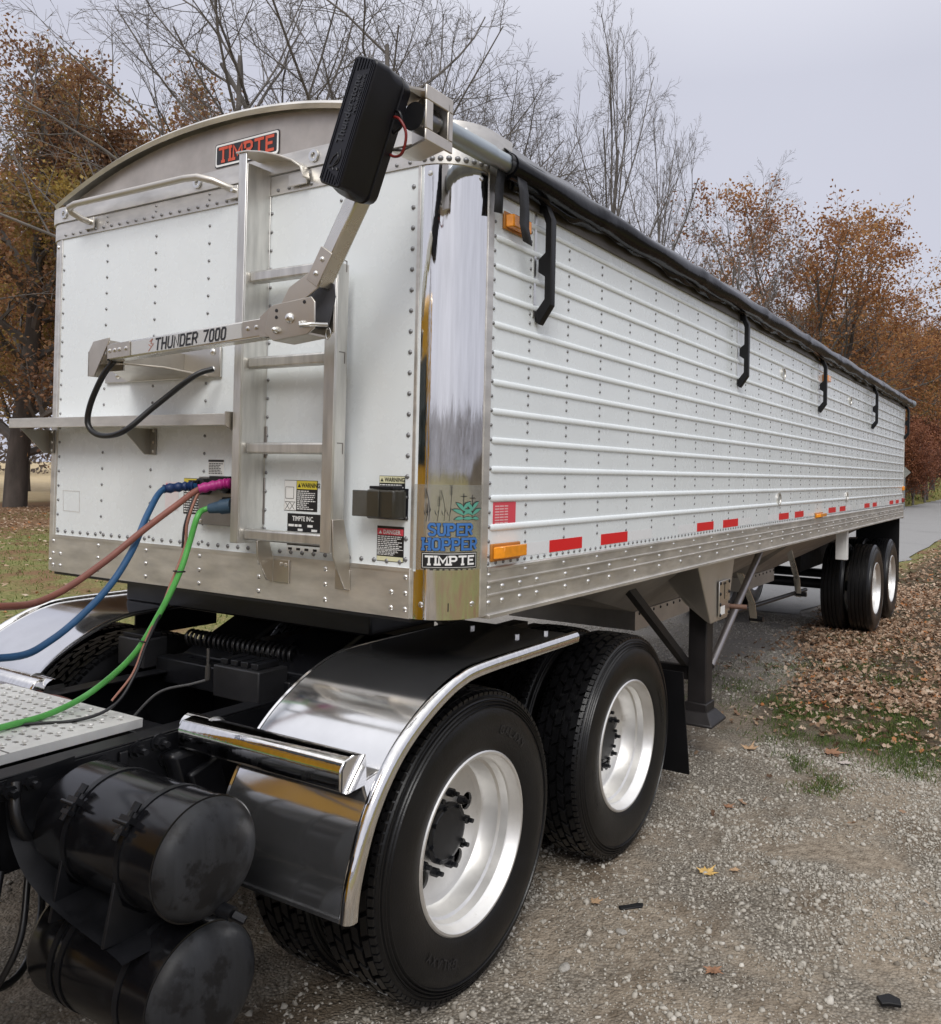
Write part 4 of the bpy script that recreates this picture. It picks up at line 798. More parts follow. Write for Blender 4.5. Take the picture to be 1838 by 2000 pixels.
for s,u0,wd,v in (('SUPER',uL+0.022,uR-uL-0.044,1.690),('HOPPER',uL+0.002,uR-uL-0.004,1.638)):
    obj('lettering_outline', strokes(MB(),s,u0-0.002,v-0.002,0.049,0.62,0.0130,cyl_map(CR+0.0024),slab=0.11,gap=0.21,fit=wd+0.004,dz=0.0001), INKB, st, smooth=None, recalc=False)
    obj('lettering', strokes(MB(),s,u0,v,0.046,0.62,0.0086,cyl_map(CR+0.0036),slab=0.11,gap=0.235,fit=wd), INKBL, st, smooth=None, recalc=False)
def stroke2(mb, P, w_, rad):
    P = np.asarray(P,float); f = cyl_map(rad); T = np.gradient(P,axis=0); T /= np.linalg.norm(T,axis=1)[:,None]+1e-9; N = np.stack([-T[:,1],T[:,0]],1)
    V = []
    for p,n in zip(P,N): V += [f(*(p+n*w_/2),0),f(*(p-n*w_/2),0)]
    return mb.add(V,[(2*i,2*i+2,2*i+3,2*i+1) for i in range(len(P)-1)])
def leafp(mb, base, ang, l, wd, rad, bend=0.0):
    f = cyl_map(rad); a = np.array(base); V = []; 
    for k in range(7):
        t = k/6; an = ang+bend*t; a2 = np.array(base)+np.array([math.cos(an),math.sin(an)])*l*t; nn = np.array([-math.sin(an),math.cos(an)])*wd*math.sin(PI*min(1,t*0.95+0.05))*0.5
        V += [f(*(a2+nn),0),f(*(a2-nn),0)]
    return mb.add(V,[(2*i,2*i+2,2*i+3,2*i+1) for i in range(6)])
wh = MB(); cg = MB(); cl = MB(); lay = 0
for (u,v0,v1,lean) in ((0.062,1.742,1.852,-0.012),(0.092,1.742,1.825,0.006),(0.116,1.742,1.848,-0.012),(0.134,1.742,1.866,0.006),(0.052,1.742,1.800,0.004)):
    P = [(u+lean*t*t+0.004*math.sin(3*t), v0+(v1-v0)*t) for t in np.linspace(0,1,9)]; stroke2(wh,P,0.0016,CR+0.0022)
    tip = P[-1]
    for k in range(5):
        c = (tip[0]-0.0015,tip[1]-0.0075*k)
        leafp(wh,c,R(135),0.0090,0.0017,CR+0.0023+0.0001*k); leafp(wh,c,R(48),0.0090,0.0017,CR+0.0024+0.0001*k)
    leafp(wh,(u,v0+0.02),R(140),0.022,0.0022,CR+0.0025,-0.5); leafp(wh,(u,v0+0.03),R(45),0.020,0.0022,CR+0.0026,0.5)
for (u,vt) in ((0.186,1.842),(0.222,1.836)):
    stroke2(wh,[(u,v) for v in np.linspace(1.746,vt,8)],0.0022,CR+0.0021)
    leafp(wh,(u,vt-0.012),R(150),0.014,0.003,CR+0.0026,0.5); leafp(wh,(u,vt-0.012),R(30),0.014,0.003,CR+0.0027,-0.5)
    for k,(a,l,wd,hz) in enumerate(((135,0.045,0.013,1.765),(48,0.045,0.013,1.765),(165,0.034,0.011,1.752),(15,0.030,0.011,1.752),(115,0.040,0.013,1.780),(65,0.038,0.013,1.785))):
        leafp(cl,(u,hz),R(a),l*1.10,wd*1.28,CR+0.0024+0.00012*k,-0.35 if a<90 else 0.35); leafp(cg,(u,hz),R(a),l,wd,CR+0.0036+0.00012*k,-0.35 if a<90 else 0.35)
obj('wheat_drawing', wh, INKB, st, smooth=None, recalc=False); obj('corn_outline', cl, INKB, st, smooth=None, recalc=False); obj('corn_drawing', cg, INKTEAL, st, smooth=None, recalc=False)
g = MB()
for k in range(9): u = uL+0.01+0.022*k; stroke2(g,[(u,1.5705),(u+random.uniform(.004,.012),1.5705)],0.004,CR+0.0022)
obj('small_print', g, INKB, st, smooth=None, recalc=False)

# ---------------------------------------------------------------- side markings and lights
def side_rect(y0,y1,z0,z1,d=0.0014): return MB().box(H+0.0004,H+d,y0,y1,z0,z1)
reds = [(0.662,0.945),(1.130,1.416),(2.376,2.662),(2.843,3.145),(4.152,4.438),(4.631,4.92),(5.886,6.205),(6.39,6.675),(7.735,8.062),(8.267,8.552),(9.541,9.86),(10.077,10.362)]
for i,(y0,y1) in enumerate(reds):
    obj('red_tape', side_rect(y0,y1,1.592,1.642), REDT, tr, smooth=None)
    obj('white_tape', side_rect(y0-0.30 if i%2==0 else y1+0.02,(y0-0.02) if i%2==0 else y1+0.30,1.592,1.642,0.0009), WTAPE, tr, smooth=None)
d = obj('inspection_sticker', side_rect(0.243,0.397,1.720,1.808), INKRED, tr, smooth=None); g = MB()
for k in range(7):
    for j in range(3): g.box(H+0.0015,H+0.0022,0.255+0.032*j,0.283+0.030*j,1.795-0.0105*k-0.005,1.795-0.0105*k)
obj('small_print', g, M('pink_print',(0.78,0.45,0.45),0.5), d, smooth=None)
def marker(y0,y1,z0,z1,dp=0.05):
    o = obj('marker_light', MB().box(H+0.001,H+0.012,y0,y1,z0,z1), M('amber_base',(0.45,0.17,0.02),0.35), tr, bevel=0.004)
    obj('lens', MB().prism([(H+0.012,y0+.008,z0+.008),(H+0.012,y1-.004,z0+.008),(H+dp,y1-.012,z0+.014),(H+dp,y0+.03,z0+.014)],(0,0,z1-z0-0.02)), AMBER, o, bevel=0.004)
marker(0.225,0.422,1.588,1.654); marker(5.32,5.60,1.560,1.612); marker(0.262,0.430,2.832,2.900,0.035); marker(5.52,5.68,2.80,2.875)
obj('rear_marker_light', MB().box(H+0.002,H+0.03,TL-0.15,TL-0.02,1.60,1.66), M('dark_red_lens',(0.25,0.02,0.02),0.2), tr, bevel=0.006)
obj('rear_marker_light', MB().box(H+0.002,H+0.03,TL-0.13,TL-0.02,1.77,1.83), AMBER, tr, bevel=0.006)
for y,z in ((4.127,1.754),(6.715,1.737),(4.191,2.729),(6.81,2.739)):
    o = obj('sight_port', MB().lathe([(0.0,0.050),(0.012,0.050),(0.012,0.040),(0.004,0.038)],(H,y,z),'x',24), ALU, tr); obj('port_disc', MB().lathe([(0.0,0.0),(0.0035,0.0),(0.0035,0.039),(0.0,0.039)],(H,y,z),'x',20,False), HOLEG, o)
# black tarp hooks down the wall
for y in (0.521,3.08,5.385,8.08,10.75):
    z0,z1 = 2.51,3.0
    pr = [(H+0.002,z1),(H+0.045,z1-0.01),(H+0.075,z1-0.075),(H+0.075,z0+0.075),(H+0.022,z0),(H+0.004,z0+0.012),(H+0.004,z0+0.05),(H+0.045,z0+0.10),(H+0.045,z0+0.19),(H+0.014,z0+0.21),(H+0.014,z0+0.26),(H+0.045,z0+0.285),(H+0.045,z1-0.09),(H+0.03,z1-0.05),(H+0.002,z1-0.04)]
    hk = obj('tarp_hook', MB().prism([(x,y-0.018,z) for x,z in pr],(0,0.036,0)), DARKB, tr, bevel=0.003)
    obj('hook_base', MB().box(H+0.0005,H+0.006,y-0.034,y-0.0185,z0+0.03,z1-0.03), BOLT, hk)
obj('top_angle', MB().box(H-0.02,H+0.016,CR+0.04,TL,2.955,3.035), M('dull_dark_aluminium',(0.16,0.145,0.13),0.55,0.8,var=.2), tr)  # tarp stop strip, coloured dark for the shadow under the roll
# underside: hoppers, chutes, levers
obj('floor_pan', MB().box(-H+0.05,H-0.05,0.05,TL-0.05,ZB+0.03,ZB+0.06), BLACK, tr)
SLOPE = M('dull_hopper_metal', (0.42,0.395,0.37), 0.55, 0.9, var=.15)
def hopper(yt0,yt1,yb0,yb1,zb):
    T = [(-1.2,yt0,1.40),(1.2,yt0,1.40),(1.2,yt1,1.40),(-1.2,yt1,1.40)]; B = [(-.52,yb0,zb+.13),(.52,yb0,zb+.13),(.52,yb1,zb+.13),(-.52,yb1,zb+.13)]
    hp = obj('hopper', MB().add(T+B,[(0,1,5,4),(1,2,6,5),(2,3,7,6),(3,0,4,7)]), SLOPE, tr, smooth=None)
    C_ = MB()
    for (x0,x1,y0,y1) in ((-.54,-.52,yb0-.02,yb1+.02),(.52,.54,yb0-.02,yb1+.02),(-.52,.52,yb0-.02,yb0),(-.52,.52,yb1,yb1+.02)): C_.box(x0,x1,y0,y1,zb,zb+.135)
    obj('chute', C_, M('chute_metal',(0.58,0.56,0.53),0.45,0.9), hp)
    obj('chute_gate', MB().box(-.51,.51,yb0+.01,yb1-.01,zb+.02,zb+.04), SLOPE, hp)
    bolts('bolt', [(0.54,y,zb+0.115) for y in np.arange(yb0+.05,yb1,0.13)], (1,0,0), 0.013, BLACK, hp)
hopper(0.9,5.3,3.2,4.45,0.80); hopper(5.3,9.6,5.65,6.75,0.80)
for y0 in (4.45,5.98):
    y1 = y0+0.38; k = 0.0 if y0 < 5 else 0.1
    A,B2,C2 = Vector((0.9,y0,1.12+k)),Vector((0.9,y0+0.33,0.85+k*.5)),Vector((0.9,y0+0.42,0.66+k*.4))
    lv = obj('gate_lever', MB().bar(A,B2,0.012,0.055,(1,0,0)).bar(B2,C2,0.012,0.06,(1,0,0)), ANOD, tr)
    obj('lever_knuckle', MB().cyl((0.86,C2.y,C2.z+.03),(0.98,C2.y,C2.z+.03),0.025), BLACK, lv)
    for t in (0.2,0.4,0.6,0.8): obj('lever_hole', MB().cyl(A.lerp(B2,t)+Vector((0.0055,0,0)),A.lerp(B2,t)+Vector((0.007,0,0)),0.009,8), INKB, lv)
obj('gate_shaft', MB().cyl((0.7,4.9,0.72),(0.9,6.7,0.74),0.02), BLACK, tr)
obj('coupler_bolster', MB().box(-1.06,0.62,0.34,2.3,1.215,1.386), BLACK, tr, bevel=0.01)
obj('coupler_side', MB().box(-1.20,-0.66,0.93,2.3,1.115,1.214), BLACK, tr, bevel=0.01)  # added black box, fills the see-through gap beside the bolster
obj('hopper_label', MB().quad((0.912,6.30,1.32),(0.912,6.62,1.30),(0.83,6.62,1.20),(0.83,6.30,1.22)), INKY, tr, smooth=None)
obj('kick_plate', MB().box(0.80,0.83,6.1,7.3,1.14,1.36), M('chute_metal2',(0.55,0.53,0.50),0.45,0.9), tr, bevel=0.003)
# landing gear
lgm = M('landing_leg_paint', (0.014,0.012,0.012), 0.5, var=.4, c2=(0.10,0.06,0.04), cmask=(0.68,0.9))
for sx in (1,-1):
    X = 1.065*sx; lg = sub('landing_gear', tr, (X,3.1,0.3))
    g = obj('gusset', MB().add([(sx*0.90,2.70,1.385),(sx*1.20,2.65,1.385),(sx*1.205,2.90,0.955),(sx*1.16,2.93,0.97),(sx*1.06,2.80,1.09),(sx*0.98,2.73,1.22),
        (sx*0.90,3.38,1.385),(sx*1.20,3.40,1.385),(sx*1.205,3.24,0.955),(sx*1.16,3.24,0.97),(sx*1.06,3.30,1.09),(sx*0.98,3.34,1.22)],
        [(0,1,2,3,4,5),(6,11,10,9,8,7),(1,7,8,2),(2,8,9,3),(3,9,10,4),(4,10,11,5),(5,11,6,0)]), M('gusset_aluminium',(0.62,0.585,0.53),0.42,0.9,var=.06) if sx>0 else ALU, lg, bevel=0.012, smooth=50)
    obj('leg_tube', MB().box(X-.065,X+.065,3.04,3.17,0.36,1.36), lgm, lg, bevel=0.008)
    obj('leg_collar', MB().box(X-.078,X+.078,3.025,3.185,0.335,0.40), lgm, lg, bevel=0.006)
    obj('foot', MB().add([(X-.14,2.96,.262),(X+.14,2.96,.262),(X+.14,3.25,.262),(X-.14,3.25,.262),(X-.14,2.96,.278),(X+.14,2.96,.278),(X+.14,3.25,.278),(X-.14,3.25,.278),(X-.085,3.02,.345),(X+.085,3.02,.345),(X+.085,3.19,.345),(X-.085,3.19,.345)],
        [(3,2,1,0),(0,1,5,4),(1,2,6,5),(2,3,7,6),(3,0,4,7),(4,5,9,8),(5,6,10,9),(6,7,11,10),(7,4,8,11),(8,9,10,11)]), lgm, lg, bevel=0.006)
    obj('brace', MB().bar((X-.12*sx,2.0,1.37),(X-.08*sx,3.03,0.66),0.05,0.05), lgm, lg)
    obj('brace', MB().cyl((X+.02*sx,4.45,1.36),(X+.04*sx,3.20,0.62),0.028), M('galv_brace',(0.30,0.28,0.28),0.4,0.9), lg)
    if sx > 0:
        pl = obj('mount_plate', MB().box(1.212,1.22,3.02,3.235,0.985,1.225), BOLT, lg, bevel=0.003)
        bolts('bolt', [(1.22,y,z) for y in (3.04,3.215) for z in (1.0,1.07,1.14,1.21)], (1,0,0), 0.013, BLACK, lg)
        obj('slot', MB().box(1.2201,1.2212,3.115,3.13,1.10,1.20).box(1.2201,1.2214,3.095,3.15,1.197,1.212), INKB, pl)
        obj('tag', MB().box(1.2201,1.2216,3.05,3.13,1.0,1.055), INKW, pl)
        obj('crank_shaft', MB().cyl((1.16,3.26,1.03),(1.32,3.30,1.03),0.017), M('rusty_shaft',(0.14,0.075,0.05),0.7), lg)
obj('landing_cross_brace', MB().bar((-1.0,3.1,0.58),(1.0,3.1,0.58),0.05,0.09), lgm, tr)
obj('landing_cross_brace', MB().bar((-1.0,2.2,1.30),(1.0,2.85,1.25),0.05,0.05), lgm, tr)
obj('light_box', MB().box(1.13,1.25,7.02,7.10,1.05,1.385), M('white_box',(0.72,0.72,0.70),0.4), tr, bevel=0.004)
obj('mudflap_hanger', MB().box(0.66,1.26,10.70,10.74,0.45,1.38), FLAP, tr)
obj('axle_beam', MB().cyl((-0.95,8.88,0.55),(0.95,8.88,0.55),0.065,14), BLACK, tr); obj('axle_beam', MB().cyl((-0.95,10.13,0.55),(0.95,10.13,0.55),0.065,14), BLACK, tr)
for sx in (1,-1):
    obj('suspension_frame', MB().box(*sorted((sx*.42,sx*.52)),8.0,10.7,0.78,1.40), BLACK, tr)
obj('small_rivets', rv, RIVET, tr, kind='stuff', smooth=60)

# ---------------------------------------------------------------- wheels (tyre, tread, rim, hub, nuts); outer face looks along +x in the prototype
RT, RR = 0.551, 0.325
def tyre_prof(groove):
    p = [(-0.012,0.316),(-0.002,0.332),(0.004,0.352),(0.010,0.38),(0.014,0.42),(0.012,0.455),(0.006,0.478)]
    for k in range(4): r0 = 0.484+0.0115*k; p += [(0.004-0.0045*k,r0),(0.0095-0.0048*k,r0+0.0020),(0.0092-0.0048*k,r0+0.0048),(0.0030-0.005*k,r0+0.0070)]
    p += [(-0.017,0.532),(-0.026,0.543 if groove else 0.536)]
    if groove:
        x = -0.030
        for k in range(5):
            p += [(x,RT-0.003*(k in (0,4))),(x-0.036,RT-0.003*(k in (0,4))),(x-0.0365,RT-0.014),(x-0.0455,RT-0.014)]; x -= 0.046
        p = p[:-2]
    else: p += [(-0.036,RT-0.018),(-0.226,RT-0.018),(-0.236,0.536)]
    W = -0.262
    p += [(W+0.026,0.540),(W+0.0,0.48),(W-0.012,0.42),(W-0.006,0.36),(W+0.012,0.316)]
    return p
def rim_prof():
    return [(-0.004,RR+0.001),(0.001,RR-0.004),(0.001,RR-0.012),(-0.006,RR-0.018),(-0.045,0.300),(-0.052,0.293),(-0.085,0.289),(-0.092,0.279),(-0.150,0.272),(-0.164,0.262),(-0.170,0.245),(-0.171,0.232),(-0.185,0.232),(-0.185,0.285),(-0.240,0.295),(-0.262,RR),(-0.255,RR+.002),(-0.235,0.31),(-0.03,0.312)]
def make_wheel(name, drive, outer):
    root = bpy.data.objects.new(name, None); COL.objects.link(root); ORG[root.name] = np.zeros(3); root.empty_display_size = .2
    obj('tyre', MB().lathe(tyre_prof(not drive),(0,0,0),'x',96), RUBBER, root, smooth=38)
    if drive:
        g = MB(); nb = 42
        for row in range(5):
            xc = -0.049-0.0410*row
            for k in range(nb):
                t = 2*PI*(k+0.5*(row%2))/nb; tn = np.array((0,-math.sin(t),math.cos(t))); rn = np.array((0,math.cos(t),math.sin(t)))
                dr = RT-0.0085-(0.002 if row in (0,4) else 0); skew = 0.010*(1 if row%2 else -1)
                c = rn*dr+np.array((xc,0,0)); ax = np.array((0.0152,0,0))+tn*skew*0.9
                g.obox(c,ax,tn*0.0320,rn*0.0095)
        for k in range(104):             # shoulder lugs
            for x,s in ((-0.024,1),(-0.240,-1)):
                t = 2*PI*k/104; tn = np.array((0,-math.sin(t),math.cos(t))); rn = np.array((0,math.cos(t),math.sin(t)))
                g.obox(rn*0.5365+np.array((x,0,0)),np.array((0.009*s,0,0))+rn*-0.003,tn*0.0125,rn*0.008)
        obj('tread', g, RUBBER, root, smooth=None, kind='stuff')
    rm = obj('rim', MB().lathe(rim_prof(),(0,0,0),'x',72), WHEEL, root, smooth=35)
    holes = [circ(0.178*math.cos(2*PI*k/5+0.35),0.178*math.sin(2*PI*k/5+0.35),0.034,16) for k in range(5)]
    if outer:
        shape2d('wheel_disc', circ(0,0,0.240,48), holes+[circ(0,0,0.085,24)], 0.012, frame_mtx((-0.174,0,0),(0,1,0),(0,0,1)), WHEEL, root)
        m_ = HUBB
        obj('hub', MB().lathe([(-0.19,0.10),(-0.165,0.106),(-0.150,0.106),(-0.147,0.112),(-0.134,0.112),(-0.132,0.098),(-0.128,0.094),(-0.128,0.0)] if drive else [(-0.19,0.085),(-0.12,0.085),(-0.10,0.07),(-0.085,0.068),(-0.083,0.0)],(0,0,0),'x',32,False), m_, root, smooth=35)
        for k in range(10):
            t = 2*PI*k/10; c = np.array((0,0.1425*math.cos(t),0.1425*math.sin(t)))
            if drive: obj('lug_nut', MB().tube([c+(-0.168,0,0),c+(-0.14,0,0)],0.016,6).tube([c+(-0.14,0,0),c+(-0.118,0,0)],0.009,8), m_, root, smooth=30)
            else: obj('lug_nut', MB().tube([c+(-0.168,0,0),c+(-0.135,0,0)],0.016,6), BOLT, root, smooth=30)
        if drive:
            for k in range(8):
                t = 2*PI*k/8+0.2; c = np.array((0,0.102*math.cos(t),0.102*math.sin(t))); obj('hub_stud', MB().tube([c+(-0.14,0,0),c+(-0.118,0,0)],0.008,6), m_, root, smooth=30)
            if drive == 2:
                def pol(a0, r0):
                    def f(u,v,d): t = a0-u/r0; rr = r0+v; s = 0.0155-abs(rr-0.42)*0.02+d*2; return (s, rr*math.cos(t), rr*math.sin(t))
                    return f
                for a0 in (R(252),R(72)):
                    obj('lettering', strokes(MB(),'GALAXY',0,-0.016,0.034,0.85,0.0055,pol(a0,0.405),gap=0.35,dz=0.0002), M('embossed_rubber',(0.016,0.016,0.018),0.36), root, smooth=None, recalc=False)
    return root
W2 = make_wheel('wheel', 2, True); W1 = make_wheel('wheel', 1, False); W3 = make_wheel('wheel', 0, True); W4 = make_wheel('wheel', 0, False)
def put_wheel(proto, parent, x, y, z, side, turn, first):
    o = proto if first else copy_tree(proto)
    o.parent = parent; o.location = np.array((x,y,z))-worg(parent); o.rotation_euler = (turn,0,0 if side > 0 else PI)
used = set()
def wheels(parent, outer, inner, y):
    for side in (1,-1):
        for proto,x in ((outer,1.258),(inner,0.935)):
            put_wheel(proto, parent, side*x, y, RT-0.004, side, random.uniform(0,6) if proto is not W2 else (0.0 if y < 1 else 2.4), proto.name not in used); used.add(proto.name)
for y in (8.88,10.13): wheels(tr, W3, W4, y)
def crom(P, n=8):
    P = np.asarray(P,float); Q = np.vstack([2*P[0]-P[1],P,2*P[-1]-P[-2]]); out_ = []
    for i in range(1,len(Q)-2):
        for k in range(n):
            t = k/n; out_.append(0.5*((2*Q[i])+(-Q[i-1]+Q[i+1])*t+(2*Q[i-1]-5*Q[i]+4*Q[i+1]-Q[i+2])*t*t+(-Q[i-1]+3*Q[i]-3*Q[i+1]+Q[i+2])*t**3))
    out_.append(Q[-2]); return np.array(out_)
# ---------------------------------------------------------------- ladder on the front wall
ld = sub('ladder', tr, (0.55,-0.06,1.62))
lr = obj('ladder_rail', MB().box(0.308,0.352,-0.128,-0.121,1.622,3.15).box(0.3445,0.352,-0.121,-0.006,1.622,3.11).box(0.300,0.352,-0.006,-0.0005,1.622,3.05), ALUV, ld, bevel=0.003)
obj('ladder_rail', MB().box(0.776,0.830,-0.112,-0.105,1.612,2.675).box(0.823,0.830,-0.105,-0.048,1.612,2.675).box(0.776,0.783,-0.105,-0.048,1.612,2.675), ALUV, ld, bevel=0.003)
for z in (2.665,2.328,1.994,1.656):
    obj('rung', MB().box(0.353,0.776,-0.100,-0.055,z-0.022,z+0.022), ALUV, ld, bevel=0.008)
    obj('weld_mark', MB().bar((0.8305,-0.09,z+.02),(0.8305,-0.062,z+.02),0.002,0.004).bar((0.8305,-0.062,z+.02),(0.8305,-0.062,z-.02),0.002,0.004), M('weld_bead',(0.30,0.28,0.26),0.5,1.0), ld)
cvp = [(0.300,-0.135,3.156),(0.36,-0.133,3.154),(0.43,-0.118,3.143),(0.49,-0.098,3.128),(0.54,-0.075,3.108),(0.570,-0.058,3.085),(0.580,-0.050,3.045)]
m_ = MB()
for (x,y,z) in cvp: m_.v += [(x,y,z),(x,-0.016,z),(x-0.003,-0.016,z-0.006),(x-0.003,y,z-0.006)]
m_.f = [(i*4+k,i*4+(k+1)%4,i*4+4+(k+1)%4,i*4+4+k) for i in range(6) for k in range(4)]+[(0,1,2,3),(27,26,25,24)]
obj('hand_hold', m_, ALU, ld, bevel=0.001)
obj('hand_hold_tab', MB().box(0.47,0.570,-0.024,-0.018,3.025,3.075), ALU, ld, bevel=0.002)
br = obj('bracket', MB().prism([(0.832,y,z) for y,z in ((-.112,1.735),(-.055,1.735),(-.020,1.595),(-.020,1.470),(-.045,1.480),(-.105,1.600))],(0.007,0,0)), STEEL, ld, bevel=0.002)
obj('bracket_flange', MB().box(0.765,0.839,-0.0195,-0.0128,1.470,1.545), STEEL, br, bevel=0.002)
obj('weld', MB().dome((0.831,-0.075,1.632),(1,0,0),0.014).dome((0.831,-0.09,1.617),(1,0,0),0.013).dome((0.831,-0.058,1.648),(1,0,0),0.012), BOLT, br)
br = obj('bracket', MB().prism([(0.425,y,z) for y,z in ((-.100,1.635),(-.040,1.635),(-.020,1.560),(-.020,1.470),(-.050,1.480),(-.098,1.575))],(0.007,0,0)), STEEL, ld, bevel=0.002)
obj('bracket_flange', MB().box(0.432,0.520,-0.0195,-0.0128,1.468,1.560), STEEL, br, bevel=0.003)
bolts('bolt', [(0.478,-0.0195,1.542),(0.503,-0.0195,1.540)], (0,-1,0), 0.0095, BOLT, br)
# grab bar at the top left
gp = [(-0.865,-0.018,3.062),(-0.872,-0.05,3.068),(-0.905,-0.082,3.095),(-0.895,-0.098,3.112),(-0.84,-0.102,3.120),(-0.4,-0.102,3.118),(-0.06,-0.102,3.117),(0.02,-0.098,3.112),(0.085,-0.07,3.095),(0.128,-0.03,3.072),(0.135,-0.016,3.07)]
gb = obj('grab_bar', MB().tube(gp,0.0145,10), M('grab_bar_paint',(0.60,0.57,0.52),0.4,0.75,var=.08), tr, smooth=60)
for x in (-0.865,0.135):
    obj('grab_bar_foot', MB().box(x-0.035,x+0.035,-0.020,-0.014,3.028,3.082), ALU, gb, bevel=0.002); obj('bolt', MB().cyl((x+.015,-0.020,3.06),(x+.015,-0.034,3.06),0.009,6), BOLT, gb)
# shelf rail with its gusset brackets
sh = obj('shelf', MB().box(-1.265,0.298,-0.150,-0.143,2.082,2.128).box(-1.265,0.298,-0.143,-0.004,2.122,2.128), ALU, tr, bevel=0.002)
for x in (-1.175,-0.385):
    g = obj('shelf_bracket', MB().prism([(x,-0.142,2.080),(x,-0.002,2.080),(x,-0.002,1.965),(x,-0.03,1.965)],(-0.006,0,0)), M('dull_bracket',(0.44,0.42,0.38),0.42,0.95), sh, bevel=0.001)
    obj('bracket_flange', MB().box(x-0.004,x+0.042,-0.008,-0.0015,1.965,2.080), M('dull_bracket2',(0.38,0.36,0.33),0.45,0.95), g, bevel=0.001)
    bolts('bolt', [(x+0.026,-0.008,z) for z in (1.98,2.02,2.07)], (0,-1,0), 0.0075, BOLT, g)
obj('shelf_end_plate', MB().prism([(0.30,-0.152,2.135),(0.30,-0.02,2.135),(0.30,-0.02,2.04),(0.30,-0.10,2.05),(0.30,-0.152,2.08)],(-0.008,0,0)), STEEL, sh)
# air and electric connection box behind the ladder
cb = obj('connection_box', MB().box(-0.01,0.30,-0.035,-0.001,1.675,1.875), M('scuffed_plate',(0.34,0.32,0.30),0.45,0.9,var=.2), tr, bevel=0.004)
bolts('bolt', [(x,-0.035,z) for x in (0.01,0.28) for z in (1.69,1.86)], (0,-1,0), 0.009, BOLT, cb)
obj('gladhand', MB().lathe([(0.0,0.035),(-0.04,0.035),(-0.05,0.02),(-0.05,0.0)],(0.05,-0.035,1.835),'y',16,False).box(0.0,0.06,-0.09,-0.06,1.815,1.86), BLACK, cb)
obj('gladhand', MB().lathe([(0.0,0.035),(-0.04,0.035),(-0.05,0.02),(-0.05,0.0)],(0.20,-0.035,1.845),'y',16,False).box(0.13,0.25,-0.09,-0.06,1.825,1.88), BLACK, cb)
obj('socket_cover', MB().box(0.18,0.26,-0.07,-0.035,1.735,1.795), BLACK, cb, bevel=0.004)

# ================================================================ ROLL TARP (lies on the trailer) and its tube
tp = thing('roll_tarp', 'glossy black vinyl tarp over the white trailer, rolled on a tube along its top edge', 'tarp', (0,5.5,3.03))
NY, NX = 150, 26
ys = np.linspace(0.30,TL+0.18,NY); V = []
bow = 1.235
for y in ys:
    ph = ((y-0.95)/bow)%1.0; lift = 0.028*(2*abs(ph-0.5))**3
    s0 = min(1.0,max(0.0,(y-0.30)/0.25))
    for i in range(NX):
        t = i/(NX-1); x = -1.340*math.cos(PI*t)*-1
        z = 3.094+0.300*(1-(abs(x)/1.345)**4)-0.05*(1-(x/1.345)**2)**6*0+lift*(1-(x/1.36)**8)+0.004*math.sin(9*x+3.1*y)+0.003*math.sin(23*y+5*x)
        V.append((x,y,z))
Fq = [(j*NX+i,j*NX+i+1,(j+1)*NX+i+1,(j+1)*NX+i) for j in range(NY-1) for i in range(NX-1)]
o = obj('tarp_sheet', MB().add(V,Fq), VINYL, tp, smooth=80); md = o.modifiers.new('solid','SOLIDIFY'); md.thickness = 0.004
V = []; n = 18; ys = np.linspace(0.215,TL+0.30,330)
for y in ys:
    ph = ((y-0.95)/bow)%1.0; k = max(0,1-abs(ph-0.5)*9) if False else math.exp(-(min(ph,1-ph)/0.05)**2)
    for q in range(n):
        t = 2*PI*q/n
        r = 0.0480+0.005*k+0.0025*math.sin(3*t+5*y)+0.0035*k*math.sin(7*t+60*y)+0.002*math.sin(2*t-11*y)
        V.append((1.347+r*math.cos(t), y, 3.050-0.004*math.sin(PI*ph)+1.04*r*math.sin(t)))
m = len(ys); Fq = [(j*n+i,j*n+(i+1)%n,(j+1)*n+(i+1)%n,(j+1)*n+i) for j in range(m-1) for i in range(n)]+[tuple(range(n)),tuple((m-1)*n+i for i in range(n-1,-1,-1))]
obj('tarp_roll', MB().add(V,Fq), VINYLR, tp, smooth=80)
# wrinkled hem hanging under the roll
V = []; ys = np.linspace(0.24,TL,260)
for y in ys:
    dp = 0.030+0.010*math.sin(3.7*y)+0.006*math.sin(11*y)+0.004*math.sin(29*y)
    V += [(1.325,y,3.025),(1.350+0.006*math.sin(17*y),y,3.012),(1.338+0.006*math.sin(13*y),y,3.012-dp)]
o = obj('tarp_hem', MB().add(V,[(j*3+i,j*3+i+1,j*3+4+i,j*3+3+i) for j in range(259) for i in range(2)]), VINYLR, tp, smooth=80); md = o.modifiers.new('solid','SOLIDIFY'); md.thickness = 0.003
obj('roll_tube', MB().tube([(1.350,-0.26,3.034),(1.349,0.10,3.045)],0.0365,20).tube([(1.3492,0.10,3.045),(1.3485,0.27,3.0515)],0.0325,20), GALV, tp, smooth=50)
obj('roll_tube', MB().tube([(1.347,TL+0.2,3.06),(1.347,TL+0.42,3.06)],0.03,14), GALV, tp)
obj('tube_cap', MB().lathe([(0,0.05),(0.035,0.055),(0.035,0.0)],(1.347,TL+0.40,3.06),'y',16,False), GALV, tp)
obj('tube_bolt', MB().dome((1.360,-0.06,3.075),(0.35,0,1),0.010), BOLT, tp)
def ribbon(name, P, wdv, th, mat_, parent):
    P = [np.asarray(p,float) for p in P]; wdv = np.asarray(wdv,float); V = []
    for p in P: V += [p-wdv/2,p+wdv/2]
    o = obj(name, MB().add(V,[(2*i,2*i+1,2*i+3,2*i+2) for i in range(len(P)-1)]), mat_, parent, smooth=80); md = o.modifiers.new('solid','SOLIDIFY'); md.thickness = th; return o
